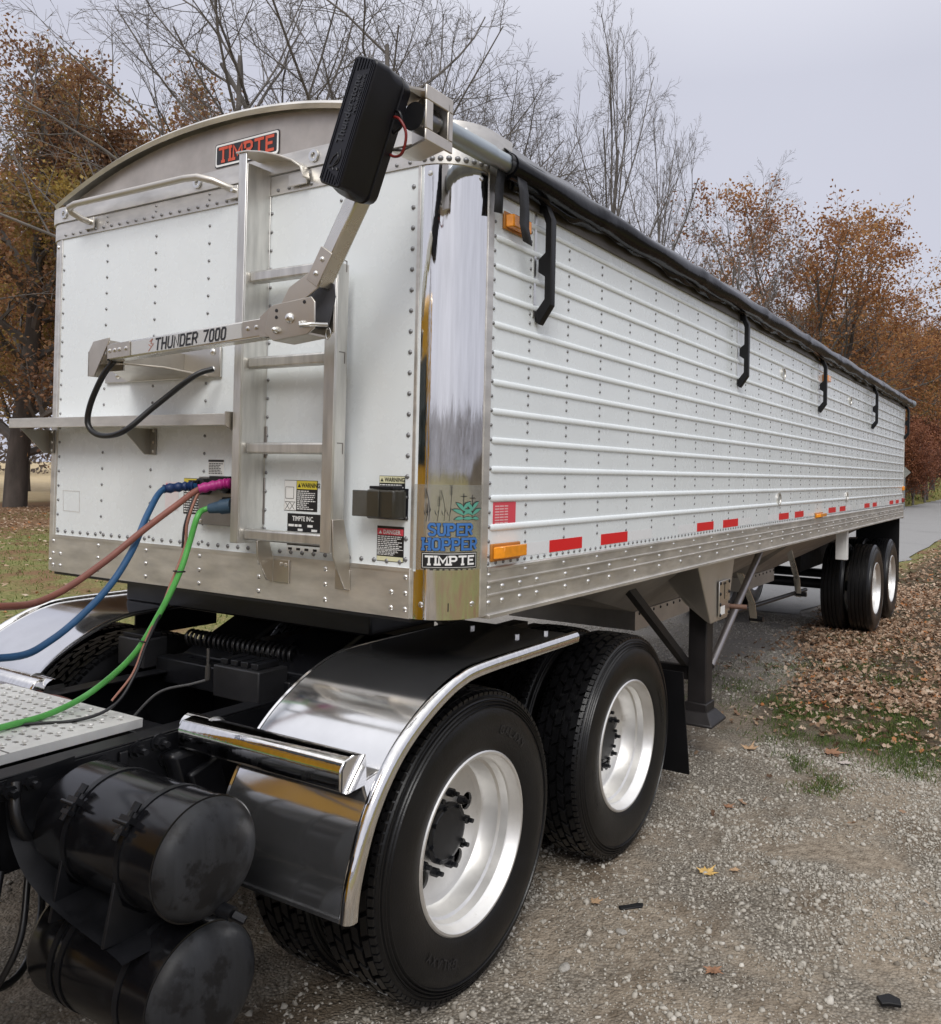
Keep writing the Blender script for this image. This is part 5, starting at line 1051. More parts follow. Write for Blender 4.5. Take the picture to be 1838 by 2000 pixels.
ribbon('strap_tail', [(1.345,0.185,3.03),(1.338,0.180,2.97),(1.330,0.190,2.92),(1.333,0.183,2.865)],(0.0,0.052,0.008),0.003,STRAPM,tp)
ribbon('strap_tail', [(1.375,0.268,3.02),(1.383,0.275,2.96),(1.372,0.30,2.90),(1.362,0.315,2.85),(1.368,0.332,2.785)],(0.0,0.064,-0.004),0.003,STRAPM,tp)
ribbon('strap_wrap', [(1.347+0.040*math.cos(t),0.215+0.03*math.sin(t*.5),3.05+0.040*math.sin(t)) for t in np.linspace(0,2*PI,16)],(0,0.05,0),0.004,STRAPM,tp)
obj('tarp_flap', MB().add([(1.350,0.24,3.095),(1.22,0.262,3.205),(1.20,0.40,3.225),(1.350,0.56,3.108),(1.16,0.60,3.25)],[(0,1,2),(0,2,3),(2,4,3)]), VINYL, tp, smooth=None)

# ================================================================ ELECTRIC TARP ARM
ta = thing('tarp_arm', 'jointed bright metal tarp arm with black motor head and bold black lettering', 'tarp arm', (-0.3,-0.15,2.30))
YA = -0.30; ax = lambda x,z,y=YA: np.array((x,y,z))
# wall bracket
wb = obj('wall_bracket', MB().box(-0.72,0.080,-0.014,-0.002,2.292,2.42), M('bracket_plate',(0.60,0.575,0.53),0.36,1.0,var=.1), ta, bevel=0.003)
bolts('bolt', [(0.035,-0.014,2.325),(0.035,-0.014,2.40),(-0.62,-0.014,2.325)], (0,-1,0), 0.016, BOLT, wb)
obj('side_arm_plate', MB().prism([(-0.16,-0.015,2.30),(-0.16,-0.015,2.40),(-0.22,YA-0.02,2.42),(-0.22,YA-0.02,2.335)],(0.008,0,0.0)), STEEL, wb)
obj('base_channel', MB().prism([(-0.54,-0.02,2.294),(0.02,-0.02,2.294),(-0.08,-0.16,2.318),(-0.20,-0.29,2.325),(-0.30,-0.29,2.325)],(0,0,0.008)), STEEL, wb, bevel=0.002)
obj('pivot_plate', MB().prism([ax(-0.315,2.275,-0.335),ax(-0.315,2.375,-0.335),ax(-0.285,2.415,-0.335),ax(-0.18,2.425,-0.335),ax(-0.18,2.41,-0.335),ax(-0.275,2.275,-0.335)],(0,0.006,0)), STEEL, wb, bevel=0.001)
obj('pivot_cheek', MB().prism([(-0.318,-0.335,2.275),(-0.318,-0.335,2.375),(-0.318,-0.265,2.375),(-0.318,-0.265,2.275)],(0.006,0,0)).box(-0.318,-0.18,-0.27,-0.264,2.30,2.41), STEEL, wb)
# lower arm: square tube
A,B2 = ax(-0.195,2.368),ax(0.715,2.408)
la = obj('lower_arm', MB().bar(A,B2,0.056,0.068), ANOD, ta, bevel=0.007)
d_ = nrm(B2-A); up_ = nrm(np.cross((0,1,0),d_))*-1.0
up_ = up_ if up_[2] > 0 else -up_
fp = lambda s,t,dy=0.0: A+d_*s+up_*t+np.array((0,-0.0285-dy,0))
def arm_quad(s0,s1,t0,t1,dy,th,m_,name,parent): 
    P = [fp(s0,t0,dy),fp(s1,t0,dy),fp(s1,t1,dy),fp(s0,t1,dy)]; return obj(name, MB().prism(P,(0,th,0)), m_, parent, smooth=None)
for s0,s1,bl in ((0.005,0.150,(0.022,0.055,0.085,0.128)),(0.80,0.905,(0.828,0.872))):
    q = arm_quad(s0,s1,-0.028,0.028,0.0055,0.005,STEEL,'splice_plate',la)
    bolts('bolt', [fp(s,0.002,0.0055) for s in bl], (0,-1,0), 0.0095, BOLT, q)
lab = arm_quad(0.152,0.79,-0.026,0.026,0.0008,0.0007,M('pale_label',(0.66,0.65,0.61),0.3,0.6,var=.03),'arm_label',la)
fm = lambda u,v,d: fp(0.300+u,v-0.0235,0.0014+d)
obj('lettering', strokes(MB(),'THUNDER 7000',0,0,0.048,0.55,0.0076,fm,gap=0.22,shear=0.17,fit=0.405), INKB, lab, smooth=None, recalc=False)
g = MB()
for a,b in (((0.270,.014),(0.288,.024)),((0.288,.024),(0.277,.006)),((0.277,.006),(0.293,.004)),((0.293,.004),(0.262,-.022)),((0.264,.004),(0.277,-.004))):
    g.bar(fp(a[0],a[1],0.0016),fp(b[0],b[1],0.0016),0.0035,0.0006,(0,1,0))
obj('bolt_emblem', g, M('pinkish_print',(0.45,0.22,0.18),0.4), lab, smooth=None)
obj('arm_end_cap', MB().prism([A+np.array((-0.002,-0.028,-0.034)),A+np.array((-0.002,0.028,-0.034)),A+np.array((-0.002,0.028,0.034)),A+np.array((-0.002,-0.028,0.034))],(-0.003,0,0)), INKB, la)
obj('arm_socket', MB().prism([ax(0.70,2.372,-0.34),ax(0.70,2.442,-0.34),ax(0.755,2.475,-0.34),ax(0.80,2.475,-0.34),ax(0.80,2.37,-0.34)],(0,0.005,0)), STEEL, la)
obj('tube_mouth', MB().bar(B2+np.array((-0.004,0,0)),B2+np.array((0.028,0,0)),0.06,0.072), M('dark_tube_mouth',(0.09,0.085,0.08),0.5,0.7), la)
# elbow with its two plates and bolts
EL = [(0.735,2.385),(0.752,2.452),(0.775,2.476),(0.955,2.490),(0.972,2.472),(0.972,2.385),(0.94,2.366),(0.78,2.352),(0.762,2.362)]
eb = obj('elbow_plate', MB().prism([ax(x,z,-0.350) for x,z in EL],(0,0.007,0)), M('elbow_plate_metal',(0.58,0.545,0.48),0.34,1.0,var=.05), ta, bevel=0.002)
obj('elbow_plate', MB().prism([ax(x,z,-0.262) for x,z in EL],(0,0.007,0)), STEEL, ta, bevel=0.002)
obj('elbow_edge', MB().prism([ax(0.78,2.352,-0.343),ax(0.94,2.366,-0.343),ax(0.94,2.373,-0.343),ax(0.78,2.359,-0.343)],(0,0.08,0)), STEEL, eb)
bolts('bolt', [ax(0.858,2.425,-0.350),], (0,-1,0), 0.019, BOLT, eb, 0.014); bolts('bolt', [ax(0.795,2.388,-0.350),ax(0.925,2.400,-0.350)], (0,-1,0), 0.013, BOLT, eb, 0.02)
for x,z in ((0.793,2.455),(0.793,2.432),(0.925,2.474)): obj('plate_hole', MB().cyl(ax(x,z,-0.3503),ax(x,z,-0.3515),0.0065,10), INKB, eb)
obj('hitch_pin', MB().tube([ax(0.93,2.40,-0.37),ax(0.945,2.388,-0.385),ax(0.97,2.395,-0.36),ax(0.99,2.40,-0.31)],0.0075,8), BOLT, eb, smooth=60)
obj('pin_ring', MB().tube([ax(0.985+0.011*math.cos(t),2.372+0.02*math.sin(t),-0.30) for t in np.linspace(0,2*PI,13)],0.0022,5,closed=True), BOLT, eb, smooth=60)
# upper link and tube
C0,C1 = ax(0.955,2.560),ax(1.135,2.845); d2 = nrm(C1-C0); n2 = np.array((d2[2],0,-d2[0]))
lk = obj('upper_link', MB().prism([ax(0.79,2.478,-0.332),ax(0.90,2.486,-0.332),ax(0.965,2.52,-0.332),C0+n2*0.034+np.array((0,-0.032,0)),C0-n2*0.034+np.array((0,-0.032,0)),ax(0.83,2.535,-0.332)],(0,0.006,0)), M('link_plate_metal',(0.60,0.56,0.49),0.34,1.0,var=.05), ta, bevel=0.002)
obj('upper_link', MB().prism([ax(0.88,2.40,-0.278),ax(0.96,2.40,-0.278),ax(0.99,2.50,-0.278),C0+n2*0.034+np.array((0,0.02,0)),C0-n2*0.034+np.array((0,0.02,0)),ax(0.86,2.52,-0.278)],(0,0.006,0)), M('dark_link',(0.10,0.10,0.11),0.5,0.5), ta)
ua = obj('upper_arm', MB().bar(C0-d2*0.03,C1,0.056,0.064,(0,1,0)), ANOD, ta, bevel=0.008)
q = obj('splice_plate', MB().obox(C0+d2*0.035+np.array((0,-0.0345,0)),d2*0.062,n2*0.030,np.array((0,0.0022,0))), STEEL, ua, bevel=0.002)
bolts('bolt', [C0+d2*s+np.array((0,-0.037,0)) for s in (0.01,0.062)], (0,-1,0), 0.010, BOLT, q)
# motor head: black moulded cover
BL,TLc = np.array((1.113,-0.48,2.806)),np.array((1.260,-0.48,3.167)); LD = nrm(TLc-BL); WD = np.array((LD[2],0,-LD[0])); LEN = np.linalg.norm(TLc-BL); WID = 0.098
def mp(s,t,y): return BL+LD*s+WD*t+np.array((0,y,0))
def rr(s0,s1,t0,t1,rad,y,k=4):
    P = []
    for cs,ct,a0 in ((s1-rad,t1-rad,0),(s0+rad,t1-rad,90),(s0+rad,t0+rad,180),(s1-rad,t0+rad,270)):
        for j in range(k+1): a = R(a0+90*j/k); P.append(mp(cs+rad*math.cos(a),ct+rad*math.sin(a),y))
    return P
def loft(name, rings, m_, parent, sm=30):
    n = len(rings[0]); b = MB(); b.v = [tuple(p) for r_ in rings for p in r_]
    b.f = [(j*n+i,j*n+(i+1)%n,(j+1)*n+(i+1)%n,(j+1)*n+i) for j in range(len(rings)-1) for i in range(n)]+[tuple(range(n-1,-1,-1)),tuple((len(rings)-1)*n+i for i in range(n))]
    return obj(name, b, m_, parent, smooth=sm)
mt = loft('motor_cover', [rr(0.004,LEN-0.004,0.003,WID-0.003,0.016,-0.004),rr(0,LEN,0,WID,0.018,0.0),rr(0.0,LEN+0.002,-0.002,WID+0.004,0.02,0.045),rr(-0.012,LEN-0.002,-0.006,WID+0.013,0.034,0.070),rr(-0.016,LEN-0.004,-0.006,WID+0.014,0.034,0.100),rr(-0.012,LEN-0.008,-0.003,WID+0.009,0.032,0.103),rr(-0.012,LEN-0.008,-0.003,WID+0.009,0.032,0.110),rr(-0.016,LEN-0.004,-0.006,WID+0.014,0.034,0.113),rr(-0.010,LEN-0.012,-0.004,WID+0.008,0.034,0.150)], PLASTIC, ta, 28)
g = MB()
for t in (0.007,0.013,WID-0.021,WID-0.014,WID-0.007): g.bar(mp(0.012,t,-0.005),mp(LEN-0.012,t,-0.005),0.0028,0.0030,(0,1,0))
for k in range(5):
    t = 0.026+0.0115*k; g.bar(mp(0.006,t,-0.005),mp(0.045-0.004*k,t,-0.005),0.0035,0.0034,(0,1,0)); g.bar(mp(LEN-0.006,t,-0.005),mp(LEN-0.045+0.004*k,t,-0.005),0.0035,0.0034,(0,1,0))
obj('cover_ridges', g, PLASTIC, mt, smooth=None)
EMB = M('embossed_plastic',(0.028,0.029,0.034),0.33)  # same plastic as the cover, lightened for the sheen on raised letters
mtx = frame_mtx(tuple(mp(0.128,0.052,-0.0045)), tuple(LD), tuple(-WD))
ftext('embossed_lettering','Thunderstone',0.037,mtx,EMB,mt,extrude=0.0022,sx=0.98,off=0.0006)
ftext('embossed_lettering','MANUFACTURING',0.0145,frame_mtx(tuple(mp(0.222,0.069,-0.0045)),tuple(LD),tuple(-WD)),EMB,mt,extrude=0.0018,sx=1.0,off=0.0004)
g = MB()
for P in (((0.060,0.028),(0.085,0.036),(0.100,0.050),(0.085,0.058),(0.068,0.050),(0.055,0.044),(0.048,0.052)),((0.052,0.030),(0.058,0.046),(0.072,0.062),(0.095,0.064),(0.112,0.056)),((0.056,0.062),(0.050,0.068),(0.058,0.072))):
    g.tube([mp(s,t,-0.005) for s,t in P],0.0022,6)
obj('bird_emblem', g, EMB, mt, smooth=60)
# motor mount bracket and wires
mm = obj('motor_mount', MB().prism([(1.262,-0.225,3.10),(1.302,-0.225,3.135),(1.402,-0.225,3.10),(1.412,-0.225,3.085),(1.412,-0.225,2.965),(1.398,-0.225,2.945),(1.30,-0.225,2.925),(1.262,-0.225,2.95)],(0,0.008,0)), M('mount_plate_metal',(0.62,0.585,0.53),0.3,1.0,var=.05), ta, bevel=0.003)
mside = obj('mount_side', MB().box(1.404,1.412,-0.335,-0.200,3.062,3.108).box(1.404,1.412,-0.335,-0.200,2.935,2.972).box(1.404,1.412,-0.335,-0.300,2.972,3.062).box(1.404,1.412,-0.226,-0.200,2.972,3.062), STEEL, mm, bevel=0.003); obj('mount_top', MB().prism([(1.25,-0.31,3.118),(1.30,-0.31,3.138),(1.41,-0.31,3.098),(1.41,-0.31,3.090),(1.30,-0.31,3.130),(1.25,-0.31,3.110)],(0,0.09,0)), STEEL, mm)
obj('mount_bottom', MB().prism([(1.25,-0.31,2.935),(1.30,-0.31,2.925),(1.41,-0.31,2.950),(1.41,-0.31,2.958),(1.30,-0.31,2.933),(1.25,-0.31,2.943)],(0,0.09,0)), STEEL, mm)
obj('output_shaft', MB().tube([(1.34,-0.31,3.03),(1.345,-0.23,3.032)],0.045,18).tube([(1.345,-0.229,3.032),(1.35,-0.20,3.034)],0.040,18), M('shaft_steel',(0.22,0.22,0.23),0.3,1.0), mm)
obj('motor_wire', MB().tube(crom([(1.26,-0.33,3.0),(1.29,-0.36,3.015),(1.335,-0.37,3.0),(1.355,-0.36,2.955),(1.335,-0.35,2.905),(1.295,-0.34,2.90),(1.25,-0.33,2.925)]),0.0046,7), WIRED, mt, smooth=60)
obj('motor_wire', MB().tube(crom([(1.26,-0.33,3.015),(1.30,-0.36,3.03),(1.335,-0.37,3.02),(1.338,-0.36,2.985),(1.30,-0.35,2.97),(1.26,-0.33,2.98)]),0.0046,7), WIREK, mt, smooth=60)
obj('arm_cable', MB().tube(crom([(-0.185,-0.30,2.375),(-0.189,-0.3,2.346),(-0.24,-0.32,2.273),(-0.302,-0.33,2.16),(-0.313,-0.33,2.077),(-0.247,-0.32,2.035),(-0.126,-0.3,2.05),(-0.051,-0.22,2.153),(0.057,-0.12,2.284),(0.10,-0.06,2.32)]),0.0115,10), WIREK, ta, smooth=60)

# ================================================================ HOSES AND CABLES
def hose(name, label, P, r, m_, ends=()):
    P = crom(P); o = thing(name, label, 'hose' if 'hose' in name else 'cable', P[0])
    obj('hose_body' if 'hose' in name else 'cable_body', MB().tube(P,r,12), m_, o, smooth=60); return o
hb = hose('air_hose','blue air hose curving down from the white trailer front to the lower left', [(0.055,-0.095,1.838),(0.028,-0.1,1.835),(-0.001,-0.2,1.824),(0.051,-0.3,1.736),(0.127,-0.42,1.591),(0.169,-0.55,1.457),(0.213,-0.75,1.331),(0.297,-0.95,1.318),(0.33,-1.35,1.42),(0.25,-1.75,1.62),(0.2,-1.97,1.70)], 0.0122, HBLUE)
def spiral_grip(P, r, m_, parent, name, turns):
    P = crom(P,10); b = MB(); n = len(P); rr_ = [r*(1+0.14*math.sin(2*PI*turns*i/(n-1))) for i in range(n)]; obj(name, b.tube(P,rr_,12), m_, parent, smooth=60)
spiral_grip([(0.045,-0.098,1.837),(0.02,-0.125,1.834),(-0.003,-0.20,1.824)], 0.0185, GRIPB, hb, 'grip', 5)
hr = hose('air_hose','brownish red air hose with magenta grip at its trailer end', [(0.25,-0.095,1.852),(0.232,-0.1,1.85),(0.179,-0.17,1.829),(0.164,-0.27,1.76),(0.141,-0.38,1.675),(0.115,-0.52,1.56),(0.117,-0.7,1.461),(0.289,-0.95,1.475),(0.38,-1.35,1.56),(0.38,-1.75,1.75),(0.35,-1.97,1.82)], 0.0122, HRED)
spiral_grip([(0.262,-0.092,1.853),(0.232,-0.11,1.85),(0.179,-0.175,1.829)], 0.0190, GRIPP, hr, 'grip', 6)
hg = hose('electric_cable','bright green electric cable with slate blue plug running onto the tread plate', [(0.235,-0.1,1.759),(0.173,-0.14,1.747),(0.181,-0.18,1.718),(0.165,-0.2,1.618),(0.163,-0.24,1.501),(0.13,-0.3,1.347),(0.083,-0.37,1.197),(-0.025,-0.46,1.064),(-0.01,-0.62,1.022),(0.015,-0.80,1.020),(0.05,-1.2,1.021),(0.1,-1.75,1.05),(0.1,-1.97,1.20)], 0.0112, HGREEN)
obj('plug', MB().tube([(0.262,-0.085,1.764),(0.225,-0.105,1.758)],0.030,12).tube([(0.225,-0.105,1.758),(0.185,-0.130,1.750)],[0.026,0.019],12), PLUGB, hg, smooth=40)
hw = hose('twin_wire','thin copper and black twin wire tied to the green cable', [(0.13,-0.09,1.83),(0.107,-0.12,1.812),(0.109,-0.17,1.694),(0.122,-0.19,1.594),(0.131,-0.26,1.441),(0.136,-0.3,1.348)], 0.0058, WIRER)
hw['category'] = 'wire'
obj('wire_strand', MB().tube(crom([(0.136,-0.3,1.348),(0.13,-0.35,1.238),(0.138,-0.4,1.133),(0.150,-0.484,1.045),(0.114,-0.60,1.012),(-0.021,-0.80,1.0115),(-0.10,-1.3,1.0115),(-0.05,-1.9,1.02)]),0.0062,8), WIREK, hw, smooth=60)
obj('wire_strand', MB().tube(crom([(0.128,-0.305,1.348),(0.121,-0.352,1.24),(0.130,-0.402,1.14),(0.140,-0.487,1.06)]),0.0045,8), WIRER, hw, smooth=60)
obj('wire_strand', MB().tube(crom([(0.123,-0.096,1.83),(0.099,-0.124,1.812),(0.101,-0.174,1.694),(0.114,-0.194,1.594)]),0.0045,8), WIREK, hw, smooth=60)
for c,d in (((0.155,-0.235,1.508),(0,0.1,1)),((0.105,-0.345,1.25),(0.2,0.3,1))):
    d = nrm(d); a = nrm(np.cross(d,(1,0,0))); b2 = np.cross(d,a)
    obj('cable_tie', MB().tube([np.array(c)+0.021*(a*math.cos(t)+b2*math.sin(t)) for t in np.linspace(0,2*PI,15)],0.003,6,closed=True), WIREK, hg, smooth=60)
# ================================================================ SEMI TRUCK (chassis rear, fenders, tanks; its yellow cab stands outside the frame and shows in the polished metal)
tk = thing('semi_truck', 'black truck chassis with polished half fenders and dual wheels under the trailer front', 'truck', (0,-1.5,0))
wheels(tk, W2, W1, 0.236); wheels(tk, W2, W1, 0.236+1.329)
for sx in (1,-1):
    b = MB().box(*sorted((sx*0.422,sx*0.430)),-5.6,2.1,0.712,0.985).box(*sorted((sx*0.345,sx*0.430)),-5.6,2.1,0.9852,0.993).box(*sorted((sx*0.345,sx*0.430)),-5.6,2.1,0.704,0.7118)
    fr2 = obj('frame_rail', b, BLACK, tk, bevel=0.003)
    if sx > 0:
        g = [(-0.99,0.95),(-0.93,0.96),(-0.70,0.945),(-0.70,0.90),(-0.58,0.96),(-0.50,0.965),(-0.47,0.905),(-0.36,0.94),(-0.28,0.83),(-0.22,0.90),(-1.15,0.90),(-1.15,0.80)]
        for (y,z) in g: obj('frame_bolt', MB().tube([(0.43,y,z),(0.437,y,z)],0.030,12).tube([(0.437,y,z),(0.458,y,z)],0.021,6).tube([(0.458,y,z),(0.485,y,z)],0.011,8), BLACK, fr2, smooth=30)
        obj('frame_clip', MB().box(0.431,0.442,-0.645,-0.615,0.80,0.97), BLACK, fr2, bevel=0.004); obj('frame_clip', MB().box(0.431,0.442,-1.04,-1.01,0.60,0.97), BLACK, fr2, bevel=0.004)
for y in (-3.2,-1.1,-0.35,0.45,0.9,1.5): obj('crossmember', MB().box(-0.42,0.42,y-0.06,y+0.06,0.73,0.93), BLACK, tk, bevel=0.006)
sp = obj('suspension_casting', MB().prism([(0.432,-0.50,0.93),(0.432,-0.16,0.93),(0.432,-0.10,0.72),(0.432,-0.20,0.50),(0.432,-0.36,0.50)],(0.07,0,0)), BLACK, tk, bevel=0.02)
obj('shock_hanger', MB().prism([(0.52,-0.46,0.86),(0.52,-0.34,0.90),(0.52,-0.27,0.66),(0.52,-0.36,0.60)],(0.03,0,0)), BLACK, tk, bevel=0.01)
# tread plate deck with punched holes and raised teeth
holes = []
teeth = MB()
for i in range(18):
    for j in range(14):
        x = -0.57+0.046*i+(0.023 if j%2 else 0); y = -0.50-0.055*j
        if x > 0.235: continue
        holes.append([(x+0.015*math.cos(2*PI*k/8),y+0.0085*math.sin(2*PI*k/8)) for k in range(8)])
        if (i+j)%2 == 0: teeth.dome((x+0.022,y+0.018,1.0085),(0,0,1),0.010,0.005,8,2)
DECK = M('perforated_deck',(0.80,0.80,0.77),0.45,0.25,var=.12,vs_=8)
dk = shape2d('deck_plate', [(-0.63,-0.455),(0.262,-0.445),(0.262,-1.30),(-0.63,-1.30)], holes, 0.006, Matrix.Translation((0,0,1.003)), DECK, tk)
obj('deck_teeth', teeth, DECK, dk, kind='stuff'); obj('deck_edge', MB().box(0.256,0.262,-1.95,-0.446,0.975,1.0), DECK, dk); obj('deck_seam', MB().box(-0.63,0.262,-0.902,-0.898,1.0062,1.008), M('seam_grey',(0.30,0.29,0.28),0.5,0.8), dk)
obj('deck_plate', MB().box(-0.63,0.262,-1.95,-1.302,1.0,1.006), DECK, tk)
obj('deck_support', MB().box(-0.63,-0.60,-1.95,-0.46,0.93,0.998).box(-0.44,-0.43,-1.95,-0.46,0.993,0.999), BLACK, tk)
# fenders
FP = [(0.90,1.216),(0.55,1.216),(0.18,1.214),(0.05,1.198),(-0.06,1.160),(-0.17,1.103),(-0.27,1.030),(-0.35,0.940),(-0.41,0.840),(-0.452,0.730),(-0.472,0.650),(-0.480,0.575)]
FPs = crom([(y,z,0) for y,z in FP],4)[:,:2]
for sx in (1,-1):
    x0,x1 = sx*0.70,sx*1.275
    fd = obj('fender', MB().sheet([(x0,y,z) for y,z in FPs],(x1-x0,0,0)).sheet([(x0,y*0.994+0.0015,z-0.004) for y,z in FPs],(x1-x0,0,0)), POLISH, tk, smooth=60)
    c = np.array((0.236,0.551)); V = []
    n = len(FPs)
    for i,(y,z) in enumerate(FPs):
        t = nrm(FPs[min(i+1,n-1)]-FPs[max(i-1,0)]); nn = np.array((t[1],-t[0])); nn = nn if nn@((y,z)-c) > 0 else -nn
        for k,(dx,dn) in enumerate(((-0.004,0.001),(0.004,0.010),(0.016,0.0145),(0.030,0.012),(0.040,0.002),(0.043,-0.012),(0.040,-0.030),(0.036,-0.030))):
            q = np.array((y,z))+nn*dn; V.append((x1+sx*dx,q[0],q[1]))
    obj('rolled_edge', MB().add(V,[(i*8+k,i*8+k+1,(i+1)*8+k+1,(i+1)*8+k) for i in range(n-1) for k in range(7)]+[tuple(range(8)),tuple((n-1)*8+k for k in range(8))]), CHROME, fd, smooth=60)
    V = []
    for i,(y,z) in enumerate(FPs):
        t = nrm(FPs[min(i+1,n-1)]-FPs[max(i-1,0)]); nn = np.array((t[1],-t[0])); nn = nn if nn@((y,z)-c) > 0 else -nn
        for (dx,dn) in ((0.0,0.002),(-0.010,0.004),(-0.014,-0.004),(-0.012,-0.016)): q = np.array((y,z))+nn*dn; V.append((x0+sx*dx,q[0],q[1]))
    obj('inner_edge', MB().add(V,[(i*4+k,i*4+k+1,(i+1)*4+k+1,(i+1)*4+k) for i in range(n-1) for k in range(3)]), POLISH, fd, smooth=60)
    obj('bottom_lip', MB().box(*sorted((x0,x1)),-0.486,-0.476,0.572,0.584), POLISH, fd)
    for (x,y) in ((1.12,0.70),(1.18,0.84),(0.85,0.75)): obj('fender_bolt', MB().tube([(sx*x,y,1.216),(sx*x,y,1.228)],0.011,6), BOLT, fd, smooth=30)
    # polished mounting tube with slanted end
    tb_ = MB(); cx = (sx*0.46,sx*1.235)
    prof = [(-0.062*math.cos(a)*0.85,0.058*math.sin(a)) for a in np.linspace(-1.9,1.9,15)]
    pr = [(-0.075,-0.045),(-0.075,0.02),(-0.060,0.045),(-0.02,0.052),(0.025,0.045),(0.03,-0.05),(-0.055,-0.055)]
    YC,ZC = -0.375,0.985
    bk = obj('fender_bracket', MB().prism([(cx[0],YC+a,ZC+b) for a,b in pr],(cx[1]-cx[0],0,0)), CHROME, tk, bevel=0.008, smooth=60)
    obj('bracket_end_cap', MB().prism([(cx[1]+sx*0.001,YC+a,ZC+b) for a,b in pr],(sx*0.006,0,0)), POLISH, bk, smooth=None)
    obj('bracket_seam', MB().bar((cx[1]+sx*0.0075,YC-0.055,ZC-0.045),(cx[1]+sx*0.0075,YC+0.02,ZC+0.045),0.002,0.003,(1,0,0)), INKB, bk)
    obj('clamp_ring', MB().lathe([(-0.004,0.036),(-0.004,0.048),(0.004,0.048),(0.004,0.036)],(sx*0.56,YC,ZC+0.01),'x',20), BOLT, bk, smooth=40)
    obj('bracket_stub', MB().cyl((sx*0.425,YC,ZC+0.01),(sx*0.57,YC,ZC+0.01),0.042,18), CHROME, bk, smooth=50)
    ff = obj('mud_flap', MB().prism([(sx*0.69,2.26,0.78),(sx*1.27,2.26,0.78),(sx*1.275,2.28,0.60),(sx*1.29,2.34,0.17),(sx*0.67,2.34,0.17)],(0,0.010,0)), FLAP, tk)
obj('splash_plate', MB().box(-1.225,-1.215,0.50,1.02,0.98,1.205), BLACK, tk)  # added black plate, keeps the open gap under the left fender dark
# air tanks with bands and strap clamps
def tank(y,z,x0,x1,r,bands):
    e = [(x0,0.0),(x0-0.0,r*0.5),(x0+0.012,r*0.86),(x0+0.035,r*0.985),(x0+0.055,r)]
    p = [(x0-0.045,0.0),(x0-0.035,r*0.45),(x0-0.012,r*0.80),(x0+0.012,r*0.97),(x0+0.03,r),(x1-0.034,r),(x1-0.032,r+0.003),(x1-0.022,r+0.003),(x1-0.016,r*0.985),(x1-0.004,r*0.955),(x1+0.010,r*0.89),(x1+0.022,r*0.78),(x1+0.032,r*0.62),(x1+0.039,r*0.42),(x1+0.043,r*0.2),(x1+0.044,0.0)]
    body = p[:7]+[(x1-0.022,r+0.003),(x1-0.020,r*0.97)]
    t_ = obj('air_tank', MB().lathe(body,(0,y,z),'x',64,False), TANKB, tk, smooth=50)
    obj('tank_end', MB().lathe([(x1-0.0195,r*0.992)]+p[8:],(0,y,z),'x',64,False), TANKE, t_, smooth=60)
    for xb in bands:
        obj('tank_band', MB().lathe([(xb-0.010,r+0.0005),(xb-0.010,r+0.003),(xb+0.010,r+0.003),(xb+0.010,r+0.0005)],(0,y,z),'x',56), BLACK, t_)
    return t_
TY,TZ,TR = -0.785,0.828,0.166
t1 = tank(TY,TZ,0.48,1.075,TR,(0.655,0.905))
for xb in (0.655,0.905):
    a = R(38); c = np.array((xb,TY-(TR+.012)*math.cos(a),TZ+(TR+.012)*math.sin(a))); tn = np.array((0,math.sin(a),math.cos(a))); rn = np.array((0,-math.cos(a),math.sin(a)))
    obj('band_clamp', MB().tube([c-tn*0.045+rn*.004,c+tn*0.035+rn*.004],0.008,8).obox(c+tn*.012,(0.022,0,0),tn*0.008,rn*0.014).obox(c-tn*.022,(0.016,0,0),tn*0.006,rn*0.012).tube([c+np.array((-.03,0,0))+rn*.018,c+np.array((.03,0,0))+rn*.018],0.006,8), BLACK, t1, smooth=40)
    obj('band_bolt', MB().tube([c+tn*0.035,c+tn*0.060],0.011,6), BLACK, t1, smooth=30)
obj('drain_cock', MB().tube([(1.085,TY+0.03,TZ-0.145),(1.135,TY+0.035,TZ-0.150)],0.020,10).tube([(1.135,TY+0.035,TZ-0.150),(1.165,TY+0.05,TZ-0.165)],0.012,8), BLACK, t1, smooth=40)
t2 = tank(-0.785,0.465,0.48,1.075,0.175,(0.62,0.66,0.93))
obj('drain_cock', MB().tube([(0.66,-0.785,0.30),(0.66,-0.80,0.26)],0.018,8), BLACK, t2)
lip = [(0.44,-0.995,0.99),(0.445,-1.0,0.92),(0.47,-1.0,0.83),(0.56,-1.0,0.735),(0.70,-0.985,0.665),(0.93,-0.975,0.615),(0.98,-0.975,0.600)]
V = []
for p in crom(lip,5): V += [tuple(p),tuple(p+np.array((0,0.012,0))),tuple(p+np.array((0.0,0.20,0.012))),tuple(p+np.array((0,0.20,0.004)))]
n = len(V)//4
obj('tank_bracket', MB().add(V,[(i*4+k,i*4+(k+1)%4,i*4+4+(k+1)%4,i*4+4+k) for i in range(n-1) for k in range(4)]+[(0,1,2,3),(n*4-4,n*4-3,n*4-2,n*4-1)]), BLACK, tk, bevel=0.002)
for x0 in (0.655,0.905): obj('tank_saddle', MB().prism([(x0-.006,-0.985,0.625),(x0-.006,-0.955,0.79),(x0-.006,-0.93,0.72),(x0-.006,-0.87,0.672),(x0-.006,-0.70,0.672),(x0-.006,-0.66,0.60),(x0-.006,-0.80,0.605)],(0.012,0,0)), BLACK, tk, bevel=0.002)
